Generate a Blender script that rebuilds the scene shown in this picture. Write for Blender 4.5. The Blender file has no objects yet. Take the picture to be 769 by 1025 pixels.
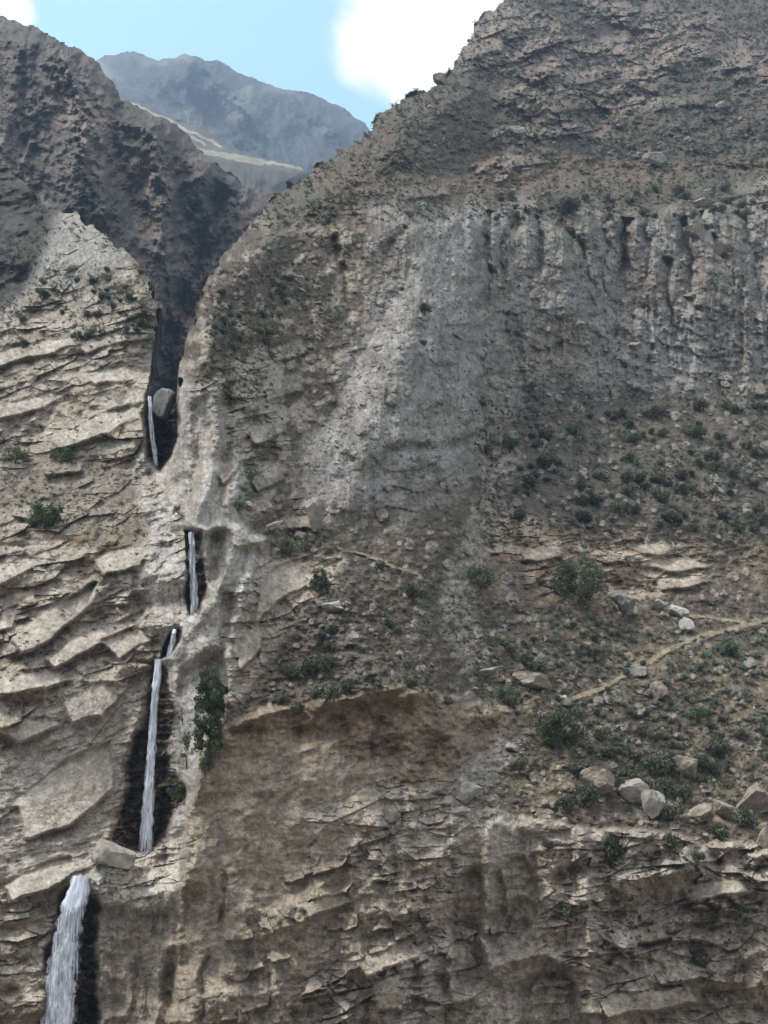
import bpy, math, random, time
import numpy as np
T0 = time.time()
random.seed(7); RNG = np.random.default_rng(11)
f32 = np.float32
scene = bpy.context.scene
COL = scene.collection
STEP = 0.85

# ------------------------------------------------------------------ camera
W0, H0, FPX, PITCH = 769.0, 1025.0, 1005.0, math.radians(14.0)
CP, SP = math.cos(PITCH), math.sin(PITCH)
cam = bpy.data.cameras.new('camera'); camo = bpy.data.objects.new('camera', cam); COL.objects.link(camo)
cam.sensor_fit = 'VERTICAL'; cam.sensor_height = 24.0; cam.lens = FPX / H0 * 24.0
cam.clip_start = 0.5; cam.clip_end = 30000
camo.location = (0, 0, 0); camo.rotation_euler = (math.radians(90) + PITCH, 0, 0)
scene.camera = camo

def ray(px, py):
    x = (px - W0/2) / FPX; y = (H0/2 - py) / FPX
    return x, CP - y*SP, SP + y*CP
def unproject(px, py, Y):
    dx, dy, dz = ray(px, py); t = Y/dy
    return dx*t, Y, dz*t
def tan_el(py):
    _, dy, dz = ray(0, py); return dz/dy

# ------------------------------------------------------------------ noise
_p = np.random.default_rng(3).permutation(4096).astype(np.int32)
_ga = np.random.default_rng(4).uniform(0, 2*np.pi, 4096)
_gx, _gy = np.cos(_ga).astype(f32), np.sin(_ga).astype(f32)
_r1, _r2, _r3, _r4 = [np.random.default_rng(s).random(4096).astype(f32) for s in (5, 6, 7, 8)]
def noise(x, y, seed=0):
    x = np.asarray(x, f32) + f32(seed*37.31); y = np.asarray(y, f32) + f32(seed*91.7)
    xf = np.floor(x); yf = np.floor(y); xi = xf.astype(np.int32); yi = yf.astype(np.int32)
    x = x - xf; y = y - yf
    u = x*x*x*(x*(x*6-15)+10); v = y*y*y*(y*(y*6-15)+10)
    a = _p[xi & 4095]; b = _p[(xi+1) & 4095]
    h00 = _p[(a+yi) & 4095]; h01 = _p[(a+yi+1) & 4095]; h10 = _p[(b+yi) & 4095]; h11 = _p[(b+yi+1) & 4095]
    n00 = _gx[h00]*x + _gy[h00]*y; n10 = _gx[h10]*(x-1) + _gy[h10]*y
    n01 = _gx[h01]*x + _gy[h01]*(y-1); n11 = _gx[h11]*(x-1) + _gy[h11]*(y-1)
    n0 = n00 + u*(n10-n00); n1 = n01 + u*(n11-n01)
    return (n0 + v*(n1-n0)) * f32(1.5)
def fbm(x, y, o=4, seed=0, g=0.5):
    s = 0; a = 1.0
    for k in range(o):
        s = s + a*noise(x, y, seed+k*7); x = x*f32(2.03); y = y*f32(2.03); a *= g
    return s
def ridged(x, y, o=4, seed=0, g=0.5):
    s = 0; a = 1.0
    for k in range(o):
        s = s + a*(1-2*np.abs(noise(x, y, seed+k*7))); x = x*f32(2.03); y = y*f32(2.03); a *= g
    return s
def voronoi(x, y, seed=0):
    """nearest jittered cell: distance, second distance, offset to its centre and three randoms of it"""
    x = np.asarray(x, f32) + f32(seed*17.7); y = np.asarray(y, f32) + f32(seed*5.3)
    xf = np.floor(x); yf = np.floor(y); xi = xf.astype(np.int32); yi = yf.astype(np.int32)
    best = np.full(x.shape, 9, f32); sec = np.full(x.shape, 9, f32)
    bx = np.zeros(x.shape, f32); by = np.zeros(x.shape, f32); bh = np.zeros(x.shape, np.int32)
    for i in (-1, 0, 1):
        a = _p[(xi+i) & 4095]
        for j in (-1, 0, 1):
            h = _p[(a+yi+j) & 4095]
            dx = x - (xf+i+_r1[h]); dy = y - (yf+j+_r2[h]); d = dx*dx+dy*dy
            m = d < best
            sec = np.where(m, best, np.minimum(sec, d)); best = np.where(m, d, best)
            bx = np.where(m, dx, bx); by = np.where(m, dy, by); bh = np.where(m, h, bh)
    return np.sqrt(best), np.sqrt(sec), bx, by, _r3[bh], _r4[bh], _r1[(bh*7+3) & 4095]
def tri(x, y, seed=0, warp=.16):
    """broken-rock facets: heights on a triangular lattice joined by flat faces"""
    x = np.asarray(x, f32); y = np.asarray(y, f32)
    wx = noise(x*.45, y*.45, seed+1)*warp*1.6; wy = noise(x*.45, y*.45, seed+2)*warp*1.6
    x = x+wx+seed*13.7; y = y+wy+seed*7.1
    k = (x+y)*f32(.366); a = x+k; b = y+k
    af = np.floor(a); bf = np.floor(b); ai = af.astype(np.int32); bi = bf.astype(np.int32); a = a-af; b = b-bf
    h = lambda p, q: _r3[_p[(_p[(ai+p) & 4095]+bi+q) & 4095]]
    h00, h11 = h(0, 0), h(1, 1)
    return np.where(a > b, h00*(1-a)+h(1, 0)*(a-b)+h11*b, h00*(1-b)+h(0, 1)*(b-a)+h11*a) - f32(.5)
def sstep(a, b, x):
    t = np.clip((x-a)/(b-a), 0, 1); return t*t*(3-2*t)
def blur1(A, r, axis):
    if r < 1: return A
    A = np.moveaxis(A, axis, 0); n = A.shape[0]
    P = np.concatenate([np.repeat(A[:1], r+1, 0), A, np.repeat(A[-1:], r, 0)], 0)
    c = np.cumsum(P, 0, dtype=np.float64); o = (c[2*r+1:2*r+1+n] - c[:n])/(2*r+1)
    return np.moveaxis(o.astype(f32), 0, axis)
def blur(A, px, step=None):
    r = int(round(px/(step or STEP)))
    for _ in range(2): A = blur1(blur1(A, r, 0), r, 1)
    return A
def in_poly(px, py, poly):
    m = np.zeros(px.shape, bool); n = len(poly)
    for i in range(n):
        x1, y1 = poly[i]; x2, y2 = poly[(i+1) % n]
        if y1 == y2: continue
        c = (y1 > py) != (y2 > py)
        m ^= c & (px < (x2-x1)*(py-y1)/(y2-y1) + x1)
    return m
def line_dist(px, py, pts):
    """distance in px to a polyline, and the share of its length at the nearest point"""
    best = np.full(px.shape, 1e9, f32); tt = np.zeros(px.shape, f32); n = len(pts)-1
    for i in range(n):
        (x1, y1), (x2, y2) = pts[i], pts[i+1]
        L = (x2-x1)**2+(y2-y1)**2
        t = np.clip(((px-x1)*(x2-x1)+(py-y1)*(y2-y1))/L, 0, 1)
        d = np.hypot(px-x1-t*(x2-x1), py-y1-t*(y2-y1))
        m = d < best; best = np.where(m, d, best); tt = np.where(m, (i+t)/n, tt)
    return best, tt

# ------------------------------------------------------------------ materials
def new_mat(name):
    m = bpy.data.materials.new(name); m.use_nodes = True
    nt = m.node_tree; b = nt.nodes['Principled BSDF']
    return m, nt, b
def rock_mat(name, s1=0.7, s2=3.0, lo=0.72, hi=1.28, bump=0.35, rough=0.92):
    m, nt, b = new_mat(name); N, L = nt.nodes, nt.links
    at = N.new('ShaderNodeAttribute'); at.attribute_name = 'albedo'
    wet = N.new('ShaderNodeAttribute'); wet.attribute_name = 'wet'
    tc = N.new('ShaderNodeTexCoord')
    n1 = N.new('ShaderNodeTexNoise'); n1.inputs['Scale'].default_value = s1; n1.inputs['Detail'].default_value = 6; n1.inputs['Roughness'].default_value = 0.65
    n2 = N.new('ShaderNodeTexNoise'); n2.inputs['Scale'].default_value = s2; n2.inputs['Detail'].default_value = 3
    L.new(tc.outputs['Object'], n1.inputs['Vector']); L.new(tc.outputs['Object'], n2.inputs['Vector'])
    mr = N.new('ShaderNodeMapRange'); mr.inputs[1].default_value = 0.3; mr.inputs[2].default_value = 0.7
    mr.inputs[3].default_value = lo; mr.inputs[4].default_value = hi
    L.new(n1.outputs['Fac'], mr.inputs[0])
    mx = N.new('ShaderNodeMix'); mx.data_type = 'RGBA'; mx.blend_type = 'MULTIPLY'; mx.inputs[0].default_value = 1
    L.new(at.outputs['Color'], mx.inputs[6]); L.new(mr.outputs[0], mx.inputs[7])
    L.new(mx.outputs[2], b.inputs['Base Color'])
    mw = N.new('ShaderNodeMapRange'); mw.inputs[3].default_value = rough; mw.inputs[4].default_value = 0.3
    L.new(wet.outputs['Fac'], mw.inputs[0]); L.new(mw.outputs[0], b.inputs['Roughness'])
    b.inputs['Specular IOR Level'].default_value = 0.25
    ad = N.new('ShaderNodeMath'); ad.operation = 'MULTIPLY_ADD'; ad.inputs[1].default_value = 0.4
    L.new(n2.outputs['Fac'], ad.inputs[0]); L.new(n1.outputs['Fac'], ad.inputs[2])
    bp = N.new('ShaderNodeBump'); bp.inputs['Strength'].default_value = bump; bp.inputs['Distance'].default_value = 0.6
    L.new(ad.outputs[0], bp.inputs['Height']); L.new(bp.outputs[0], b.inputs['Normal'])
    return m
def noise_mat(name, c1, c2, scale=1.0, rough=0.9, detail=4, sub=0.0, bump=0.0):
    m, nt, b = new_mat(name); N, L = nt.nodes, nt.links
    tc = N.new('ShaderNodeTexCoord'); n1 = N.new('ShaderNodeTexNoise')
    n1.inputs['Scale'].default_value = scale; n1.inputs['Detail'].default_value = detail
    oi = N.new('ShaderNodeObjectInfo'); ml = N.new('ShaderNodeVectorMath'); ml.operation = 'ADD'
    L.new(tc.outputs['Object'], ml.inputs[0]); L.new(oi.outputs['Location'], ml.inputs[1]); L.new(ml.outputs[0], n1.inputs['Vector'])
    cr = N.new('ShaderNodeValToRGB'); cr.color_ramp.elements[0].position = 0.34; cr.color_ramp.elements[1].position = 0.66
    cr.color_ramp.elements[0].color = (*c1, 1); cr.color_ramp.elements[1].color = (*c2, 1)
    L.new(n1.outputs['Fac'], cr.inputs[0]); L.new(cr.outputs[0], b.inputs['Base Color'])
    b.inputs['Roughness'].default_value = rough; b.inputs['Specular IOR Level'].default_value = 0.25
    if bump:
        bp = N.new('ShaderNodeBump'); bp.inputs['Strength'].default_value = bump; bp.inputs['Distance'].default_value = 0.3
        L.new(n1.outputs['Fac'], bp.inputs['Height']); L.new(bp.outputs[0], b.inputs['Normal'])
    return m
M_rock = rock_mat('rock')
M_far = rock_mat('far_rock', 0.02, 0.1, 0.75, 1.25, 0.3)

def mesh_obj(name, V, F, mat, parent=None, attrs=None, smooth=False):
    """V (n,3), F (m,k) with one face size -> one mesh object"""
    V = np.asarray(V, f32); F = np.asarray(F, np.int32)
    me = bpy.data.meshes.new(name); k = F.shape[1]
    me.vertices.add(len(V)); me.vertices.foreach_set('co', V.ravel())
    me.loops.add(F.size); me.loops.foreach_set('vertex_index', F.ravel())
    me.polygons.add(len(F)); me.polygons.foreach_set('loop_start', np.arange(0, F.size, k, dtype=np.int32))
    me.polygons.foreach_set('use_smooth', np.full(len(F), smooth))
    for nm, a in (attrs or {}).items():
        if a.ndim == 2:
            c = np.ones((len(V), 4), f32); c[:, :3] = a
            at = me.attributes.new(nm, 'FLOAT_COLOR', 'POINT'); at.data.foreach_set('color', c.ravel())
        else:
            at = me.attributes.new(nm, 'FLOAT', 'POINT'); at.data.foreach_set('value', a.astype(f32).ravel())
    me.update(calc_edges=True); me.validate()
    me.materials.append(mat)
    o = bpy.data.objects.new(name, me); COL.objects.link(o)
    if parent: o.parent = parent
    return o
def tag(o, label=None, cat=None, group=None, kind=None):
    if label: o['label'] = label
    if cat: o['category'] = cat
    if group: o['group'] = group
    if kind: o['kind'] = kind
    return o

# ================================================================== MAIN MOUNTAIN SHEET
OX = 130
PX, PY = np.meshgrid(np.arange(-OX, 900, STEP, dtype=f32), np.arange(-50, 1085, STEP, dtype=f32))
NR, NC = PX.shape
# each column: first distance at the foot, then (upper py, slope in degrees) going up
COLS = {
 -60: (150, [(880, 80), (700, 70), (530, 64), (450, 48), (340, 62), (200, 52), (-60, 60)]),
  60: (151, [(880, 82), (700, 72), (530, 66), (440, 48), (330, 62), (215, 52), (-60, 60)]),
 130: (153, [(880, 83), (860, 40), (640, 74), (520, 66), (455, 50), (240, 68), (-60, 62)]),
 165: (154, [(885, 84), (852, 30), (670, 84), (530, 76), (470, 42), (290, 82), (-60, 62)]),
 200: (148, [(780, 85), (530, 79), (465, 52), (290, 76), (-60, 60)]),
 240: (146, [(730, 83), (560, 68), (460, 60), (240, 62), (-60, 58)]),
 300: (148, [(715, 84), (560, 54), (480, 50), (230, 58), (-60, 54)]),
 400: (150, [(700, 83), (545, 44), (480, 42), (230, 64), (170, 46), (-60, 55)]),
 520: (154, [(815, 82), (720, 38), (560, 40), (530, 60), (430, 42), (215, 62), (170, 44), (-60, 55)]),
 640: (157, [(832, 82), (740, 33), (570, 37), (530, 62), (400, 41), (215, 63), (170, 44), (-60, 54)]),
 769: (158, [(850, 80), (740, 33), (570, 37), (530, 48), (400, 43), (215, 63), (170, 44), (-60, 54)]),
 840: (158, [(850, 80), (740, 33), (570, 37), (530, 48), (400, 43), (215, 63), (170, 44), (-60, 54)]),
}
rows = PY[:, 0]
cx = sorted(COLS); prof = []
for c in cx:
    Y, segs = COLS[c]; ys, ds = [1090.0], [Y]
    Z = Y*tan_el(1090)
    for (p2, sl) in segs:
        n = max(2, int((ys[-1]-p2)/8)); m = math.tan(math.radians(sl))
        for p in np.linspace(ys[-1], p2, n+1)[1:]:
            te = tan_el(p); dY = (Y*te - Z)/max(m-te, 0.12)
            Y += dY; Z = Y*te; ys.append(float(p)); ds.append(Y)
    prof.append(np.interp(rows, ys[::-1], ds[::-1]))
prof = np.array(prof)                                  # ncol x rows
cols = PX[0]
YB = np.empty((NR, NC), f32)
j = np.clip(np.searchsorted(cx, cols)-1, 0, len(cx)-2)
x0 = np.array(cx)[j]; x1 = np.array(cx)[j+1]; t = np.clip((cols-x0)/(x1-x0), 0, 1); t = t*t*(3-2*t)*0.5 + t*0.5
YB[:] = (prof[j].T*(1-t) + prof[j+1].T*t)
YB = blur(YB, 6)
BX, _, BZ = unproject(PX, PY, YB)
BX = BX.astype(f32); BZ = BZ.astype(f32)
dV = np.zeros_like(YB); dV[1:] = np.hypot(YB[:-1]-YB[1:], BZ[:-1]-BZ[1:])
KR = np.interp(rows, [-50, 0, 300, 600, 1085], [.245, .24, .215, .19, .17])      # metres of rock pattern per pixel of height, growing with distance
VR_ = np.cumsum((KR*STEP)[::-1])[::-1]
V = np.repeat(VR_[:, None], NC, 1).astype(f32); U = ((PX-W0/2)*KR[:, None]).astype(f32); UB = ((PX-W0/2)*.24).astype(f32)
MPP = YB/FPX                                            # metres per pixel

# warped pixel coordinates give every zone a ragged outline
w1 = fbm(PX/38, PY/38, 4, 21); w2 = fbm(PX/38, PY/38, 4, 22)
def zone(poly, feather=3, warp=5, w=1.0):
    m = in_poly(PX+warp*w1, PY+warp*w2, poly).astype(f32)
    return blur(m, feather) if feather else m
rel = np.zeros_like(YB)                                 # relief in metres, positive towards the valley

# ---- zones
Z_left = zone([(-220, 120), (60, 120), (110, 235), (160, 290), (150, 380), (146, 455), (168, 510), (184, 535), (186, 610), (165, 650), (150, 690), (130, 760), (118, 850), (70, 880), (35, 1090), (-220, 1090)], 3, 4)
Z_pol = zone([(178, 380), (215, 400), (235, 440), (245, 480), (235, 520), (270, 545), (262, 575), (235, 620), (228, 660), (222, 720), (190, 790), (185, 880), (160, 1000), (140, 1090), (95, 1090), (98, 900), (70, 880), (118, 850), (150, 690), (165, 640), (120, 600), (150, 540), (130, 470), (146, 455), (150, 392), (150, 300), (160, 300), (172, 380)], 5, 5)
Z_cliff = zone([(222, 726), (262, 712), (345, 698), (430, 690), (516, 708), (503, 742), (456, 775), (432, 800), (470, 806), (520, 815), (570, 826), (650, 832), (720, 842), (980, 856), (980, 1100), (120, 1100), (160, 1000), (178, 900), (192, 800), (200, 760)], 2, 4)
Z_over = zone([(226, 727), (262, 713), (345, 699), (430, 691), (514, 709), (503, 742), (456, 775), (425, 790), (395, 775), (372, 758), (330, 742), (280, 740), (235, 744)], 6, 14)
Z_bank = zone([(372, 205), (470, 205), (560, 214), (640, 216), (980, 200), (980, 392), (740, 400), (640, 390), (560, 385), (515, 400), (498, 452), (470, 505), (300, 520), (292, 480), (335, 390), (368, 320), (372, 260)], 5, 16)
Z_dark = zone([(515, 400), (560, 385), (640, 388), (740, 398), (980, 395), (980, 545), (640, 535), (540, 540), (490, 530), (505, 450)], 8, 8)
Z_up = zone([(260, 200), (300, 150), (400, 80), (520, -70), (980, -70), (980, 205), (640, 216), (560, 214), (470, 206), (372, 205), (330, 222), (240, 250)], 6, 8)
Z_flank = zone([(205, 275), (250, 240), (330, 225), (372, 230), (366, 320), (335, 390), (295, 480), (300, 520), (245, 525), (240, 480), (232, 440), (212, 400), (178, 385), (186, 340)], 6, 6)
Z_knob = zone([(228, 590), (265, 560), (300, 562), (345, 545), (338, 600), (300, 610), (280, 640), (250, 690), (222, 720), (222, 660)], 5, 7)
Z_ledge = zone([(498, 520), (520, 505), (545, 530), (640, 538), (712, 560), (705, 582), (640, 600), (600, 596), (540, 600), (515, 570), (480, 560)], 5, 6)
Z_smooth = zone([(-220, 800), (0, 770), (40, 730), (110, 690), (140, 700), (120, 800), (116, 850), (85, 875), (-220, 900)], 10, 6)
Z_knoll = zone([(20, 240), (60, 214), (100, 232), (125, 255), (105, 275), (60, 290), (10, 285)], 8, 6)
Z_leftdirt = zone([(-220, 440), (40, 445), (110, 455), (150, 480), (165, 530), (130, 530), (60, 520), (-220, 500)], 10, 8)
Z_rub = zone([(505, 445), (525, 448), (500, 505), (485, 560), (472, 590), (478, 640), (500, 680), (470, 676), (455, 640), (440, 600), (452, 565), (475, 510)], 4, 6)
Z_chute = zone([(500, 742), (530, 735), (500, 775), (480, 800), (440, 800), (456, 775)], 4, 5)
Z_soil = np.clip(1 - Z_left - Z_pol - Z_cliff - Z_bank - Z_up*0 - Z_flank*0.6 - Z_knob, 0, 1)
rocky = np.clip(Z_left + Z_cliff + Z_knob + Z_flank*0.5 + Z_ledge, 0, 1)

# ---- broad forms
rel += fbm(U/60, V/60, 3, 40)*2.5*(1-Z_pol)
rel += fbm(U/14, V/14, 4, 41)*1.1*(1-0.6*Z_pol)
# slabs that lean back and break off below; the bedding is gently folded
VF = V + 0.9*fbm(U/30, V/26, 2, 45); UF = U + 1.5*fbm(U/30, V/30, 2, 46)
def slabs(cw, ch, th, seed, warp=0.10, shear=0.35, saw=1.0):
    a = math.radians(th)
    u = UF*math.cos(a) + VF*math.sin(a); v = -UF*math.sin(a) + VF*math.cos(a)
    wu = noise(u/(cw*.8), v/(ch*.8), seed)*warp; wv = noise(u/(cw*.8), v/(ch*.8), seed+3)*warp
    d1, d2, dx, dy, r1, r2, r3 = voronoi(u/cw + shear*v/ch + wu, v/ch + wv, seed)
    return (r1-0.5)*1.0 - dy*saw*(0.35+1.3*r2) + (dx-shear*dy)*(r3-0.5)*1.5, d2-d1, r1, r2
S0, E0, R0, Q0 = slabs(15, 7.5, 24, 48, .06, .6, .9)
S1, E1, R1, Q1 = slabs(6.4, 3.5, 14, 50, .06, .5)
S1b, _, _, _ = slabs(7.5, 5, -38, 54, .06, .4, .7)
S2, E2, R2, Q2 = slabs(2.7, 1.6, 22, 57, .06, .5)
S2b, _, _, _ = slabs(3.0, 2.2, -30, 55, .06, .4, .8)
S3, E3, R3, Q3 = slabs(1.5, 0.8, 10, 64)
ca, sa_ = math.cos(.3), math.sin(.3); UR = U*ca + VF*sa_; VR = -U*sa_ + VF*ca
T0_ = tri(UR/13, VR/9, 31); T1 = tri(UR/5.5, VR/3.6, 32); T2 = tri(UR/2.4, VR/1.6, 33); T3 = tri(UR/1.1, VR/.8, 34)
FAC = T0_*3.0 + T1*1.9 + T2*.95 + T3*.42
BLK = np.maximum(S1*1.3, S1b*1.1 + T1*1.6); BLK2 = np.maximum(S2*.8, S2b*.8 + T2*.4)
G1 = tri(UB/7, V/17, 66)*2.6; G2 = tri(UB/3, V/8, 67)*1.7      # big upright facets for walls
def strata(period, dip, seed, wob=1.0):
    q = (VF - UF*math.tan(math.radians(dip)))/period + fbm(U/22, V/22, 3, seed)*wob
    fr = q - np.floor(q); return (1-fr)*np.minimum(1, fr*9)
def plates(cw, ch, th, seed, share, lean, thick):
    """scattered slabs standing proud of the broken rock, leaning back, their lower edges free"""
    a = math.radians(th); u = UF*math.cos(a) + VF*math.sin(a); v = -UF*math.sin(a) + VF*math.cos(a)
    wu = noise(u/(cw*.5), v/(ch*.7), seed)*.04; wv = noise(u/(cw*.6), v/(ch*.6), seed+3)*.05
    d1, d2, dx, dy, r1, r2, r3 = voronoi(u/cw + .7*v/ch + wu, v/ch + wv, seed)
    m = sstep(.02, .07, d2-d1)*(r1 > 1-share)
    return m*(thick*(.5+r3) - dy*lean*(.5+r2) + dx*(r3-.5)*thick*1.4), m
PL1, PM1 = plates(11, 5.0, 22, 500, .36, 2.0, .9); PL2, PM2 = plates(5, 2.1, 14, 503, .34, 1.3, .5); PL3, PM3 = plates(6, 2.6, 34, 506, .22, 1.6, .6)
PL = np.maximum(np.maximum(PL1, PL2), PL3); PM = np.clip(np.maximum(np.maximum(PM1, PM2), PM3), 0, 1)
rough = fbm(U/1.2, V/1.0, 3, 68)*0.26 + fbm(U/4, V/3.4, 3, 69)*0.30
Lm = Z_left*(1-0.85*Z_smooth)*(1-0.65*Z_knoll)*(1-0.45*Z_leftdirt)
pa = sstep(-0.35, 0.35, fbm(U/16, V/11, 3, 80)); pb_ = sstep(-0.3, 0.4, fbm(U/9, V/7, 3, 81))
lump = fbm(U/7, V/5, 3, 83)
Z_lscree = zone([(-220, 120), (0, 150), (44, 195), (60, 214), (44, 255), (28, 290), (0, 322), (-220, 350)], 5, 5)
Lm = Lm*(1-.8*Z_lscree)
rel += Lm*(BLK*.55*pa + BLK2*.65*pb_ + rough*1.2 + lump*1.0 + FAC*.95)
rel += Lm*PL*(.35+.75*pa) + Lm*(1-pa)*(tri(U/1.9, V/1.7, 87)*1.5 + tri(U/4.2, V/4.5, 88)*1.8)
rel += Z_smooth*Z_left*(S0*.35 + FAC*.40 + rough*.8 + (ridged(UR/14, VR/3.0, 3, 85)-.6)*.55)
# the mound of grey scree at the head of the left rock, and the great tilted slab below it
Z_lscree = zone([(-220, 120), (0, 150), (44, 195), (60, 214), (44, 255), (28, 290), (0, 322), (-220, 350)], 5, 5)
rel += Z_knoll*3.5 - Z_lscree*(9 - FAC*1.8 - lump*2)
for pts, w, h in (([(18, 640), (55, 612), (92, 588)], 15, 3.2), ([(40, 655), (80, 640), (140, 612)], 9, 1.8), ([(60, 440), (95, 425), (140, 405)], 16, 2.0),
                  ([(0, 345), (60, 345), (120, 325)], 9, 1.6), ([(0, 690), (40, 680), (70, 678)], 7, 2.0)):
    d, t = line_dist(PX+2*w1, PY+2*w2, pts); dn = (PY - np.interp(PX, [p[0] for p in pts], [p[1] for p in pts]))/w
    rel += Z_left*h*np.exp(-(d/w)**4)*(0.55+0.45*np.clip(dn, -1, 1))
SLABS = [([(12, 641), (58, 602), (96, 584), (90, 608), (52, 640), (22, 654)], 2.4, .9), ([(44, 658), (90, 632), (146, 610), (142, 623), (98, 646), (56, 670)], 1.8, .8), ([(52, 442), (95, 416), (141, 402), (142, 414), (108, 434), (60, 450)], 1.8, .9),
 ([(-10, 682), (50, 671), (74, 679), (48, 691), (-10, 694)], 2.2, 1.2), ([(40, 463), (86, 457), (83, 471), (46, 476)], 1.6, 1.1), ([(-10, 354), (40, 340), (78, 336), (52, 353), (-10, 370)], 2.0, 1.0), ([(76, 346), (120, 329), (130, 341), (86, 354)], 1.4, .9),
 ([(-10, 410), (50, 392), (64, 398), (30, 412), (-10, 424)], 1.6, 1.0), ([(84, 375), (126, 366), (136, 378), (96, 388)], 1.4, .9), ([(96, 560), (128, 545), (150, 548), (140, 566), (104, 578)], 1.6, .8), ([(0, 730), (44, 716), (60, 726), (20, 744)], 1.3, .9),
 ([(6, 886), (40, 866), (72, 858), (76, 872), (50, 890), (12, 904)], 2.0, 1.0), ([(60, 700), (100, 680), (128, 690), (104, 716), (70, 724)], 1.3, .6), ([(-10, 570), (26, 556), (44, 564), (12, 582), (-10, 588)], 1.5, 1.0), ([(0, 612), (18, 606), (14, 628), (-6, 634)], 1.3, .8),
 ([(100, 640), (140, 628), (152, 640), (120, 660)], 1.3, .7), ([(18, 800), (60, 764), (112, 742), (114, 790), (70, 826), (24, 842)], 1.0, .35), ([(8, 515), (40, 500), (62, 506), (34, 524)], 1.3, 1.0)]
SLM = np.zeros_like(rel)
for poly_, th_, ln_ in SLABS:
    m = zone(poly_, 1, 2.5); cy_ = sum(p[1] for p in poly_)/len(poly_); cx_ = sum(p[0] for p in poly_)/len(poly_)
    rel = rel*(1-m) + m*(blur(rel, 9) + th_*.65 + ln_*1.1*(PY-cy_)*KR[:, None].astype(f32)*.9 + .12*(PX-cx_)*KR[:, None].astype(f32) + rough*.45); SLM = np.maximum(SLM, m)
# knobby pale rock right of the falls, and the flank above it
rel += Z_knob*(PL*.5 + BLK*.7 + FAC*.6 + BLK2*0.3 + rough + np.maximum(0, fbm(U/4, V/4, 4, 84))*1.4)
fo_ = sstep(0.0, 0.5, fbm(U/20, V/20, 3, 86)+sstep(330, 420, PY)*0.5-.1)
rel += Z_flank*(fo_*(PL*.7 + BLK*0.7 + BLK2*.6 + FAC*.5) + FAC*.25 + rough*1.3)
# water-worn channel: long smooth flutes
fl = ridged(U/7 + fbm(U/12, V/12, 2, 90), V/30, 3, 91)
rel += Z_pol*(fl*0.55 + fbm(U/5, V/9, 3, 93)*0.5)
rel += Z_pol*(FAC*.45 + rough*.9 + lump*.5 + ridged(UB/2.4 + .3*fbm(U/6, V/6, 2, 94), V/16, 2, 95)*.35)
# cliff
vert = ridged(U/9, V/45, 3, 100); vfine = fbm(U/2.2, V/9, 4, 101)
CB = (1-.9*Z_over)*sstep(-0.05, 0.45, fbm(U/24, V/20, 3, 103) + 0.55*sstep(300, 360, PX)*sstep(800, 850, PY) - 0.35*sstep(330, 280, PX))
Z_flat = zone([(200, 765), (226, 738), (300, 742), (372, 764), (388, 800), (345, 860), (290, 885), (240, 925), (215, 1000), (190, 1000)], 6, 8)
rel += Z_cliff*(1-.62*Z_flat)*(vert*0.6 + vfine*0.30 + G1*1.0 + G1*.5 + G2*1.0*(.4+.8*pa) + FAC*1.25 + BLK2*.35*pb_ + CB*sstep(10, 60, np.abs(PX-510))*(PL*.9 + BLK*.4 + BLK2*.6*pb_) + lump*.6 + rough*1.0)
SR1 = strata(5.0, -8, 110, 1.6); SR2 = strata(1.9, -5, 114, 1.5)
right = Z_cliff*sstep(560, 640, PX + 0.2*(PY-900))
rel += right*((SR1-0.5)*1.2*(.3+pa) + (SR2-0.5)*0.45*pb_ + BLK*.5 + FAC*.4)
# brown overhanging brow with its hollow under it
brow = [(214, 728), (262, 712), (345, 698), (430, 690), (516, 706)]
by = np.interp(PX, [p[0] for p in brow], [p[1] for p in brow]) + 9*w1
rel += Z_cliff*np.where(PX < 530, (1.3+1.2*lump)*np.exp(-((PY-by-4)/8)**2) - 0.8*np.exp(-((PY-by-38)/30)**2), 0)*sstep(215, 250, PX)
rel += Z_over*(lump*.8 + FAC*.4)
rel += 3.2*blur(in_poly(PX+3*w1, PY+3*w2, [(222, 726), (262, 712), (345, 698), (430, 690), (516, 708), (503, 742), (456, 775), (432, 800), (520, 815), (980, 850), (980, 1100), (160, 1100), (172, 1000), (182, 900), (192, 800), (200, 760)]).astype(f32), 1.5)*sstep(420, 260, PX)
# cliff features: corner edge, clefts, alcoves, ledges
def groove(pts, w, h, warp=3, p=2, t0=0.0, t1=0.0):
    d, t = line_dist(PX+warp*w1, PY+warp*w2, pts)
    k = np.ones_like(t)
    if t0: k *= sstep(0, t0, t)
    if t1: k *= 1-sstep(1-t1, 1, t)
    return h*np.exp(-(d/w)**p)*k
rel += groove([(200, 770), (188, 830), (205, 900), (196, 980), (185, 1085)], 9, 2.0, 5)
rel += groove([(205, 850), (216, 880), (222, 905)], 6, 1.6)
rel -= groove([(222, 868), (224, 900), (220, 935)], 2.2, 1.3, 4, 2, .2, .3)
rel -= groove([(206, 960), (202, 1010), (200, 1085)], 3, 1.0, 6)
rel -= groove([(372, 770), (374, 740), (384, 720)], 3, 1.5)
rel -= groove([(452, 830), (448, 880), (455, 930), (450, 1085)], 6, 1.6, 12, 2)
for poly_, dep_ in (([(455, 888), (461, 873), (476, 871), (483, 890), (479, 930), (485, 978), (464, 988), (452, 935)], 2.6), ([(509, 868), (519, 856), (533, 878), (536, 918), (521, 946), (508, 930)], 2.2), ([(492, 880), (500, 866), (505, 890), (503, 925), (492, 930)], 1.8), ([(520, 985), (540, 972), (572, 980), (580, 1020), (575, 1085), (530, 1085)], 2.8), ([(430, 838), (444, 832), (447, 880), (436, 900)], 1.5)):
    rel -= zone(poly_, 2, 6)*dep_*(1+.3*lump)
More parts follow.
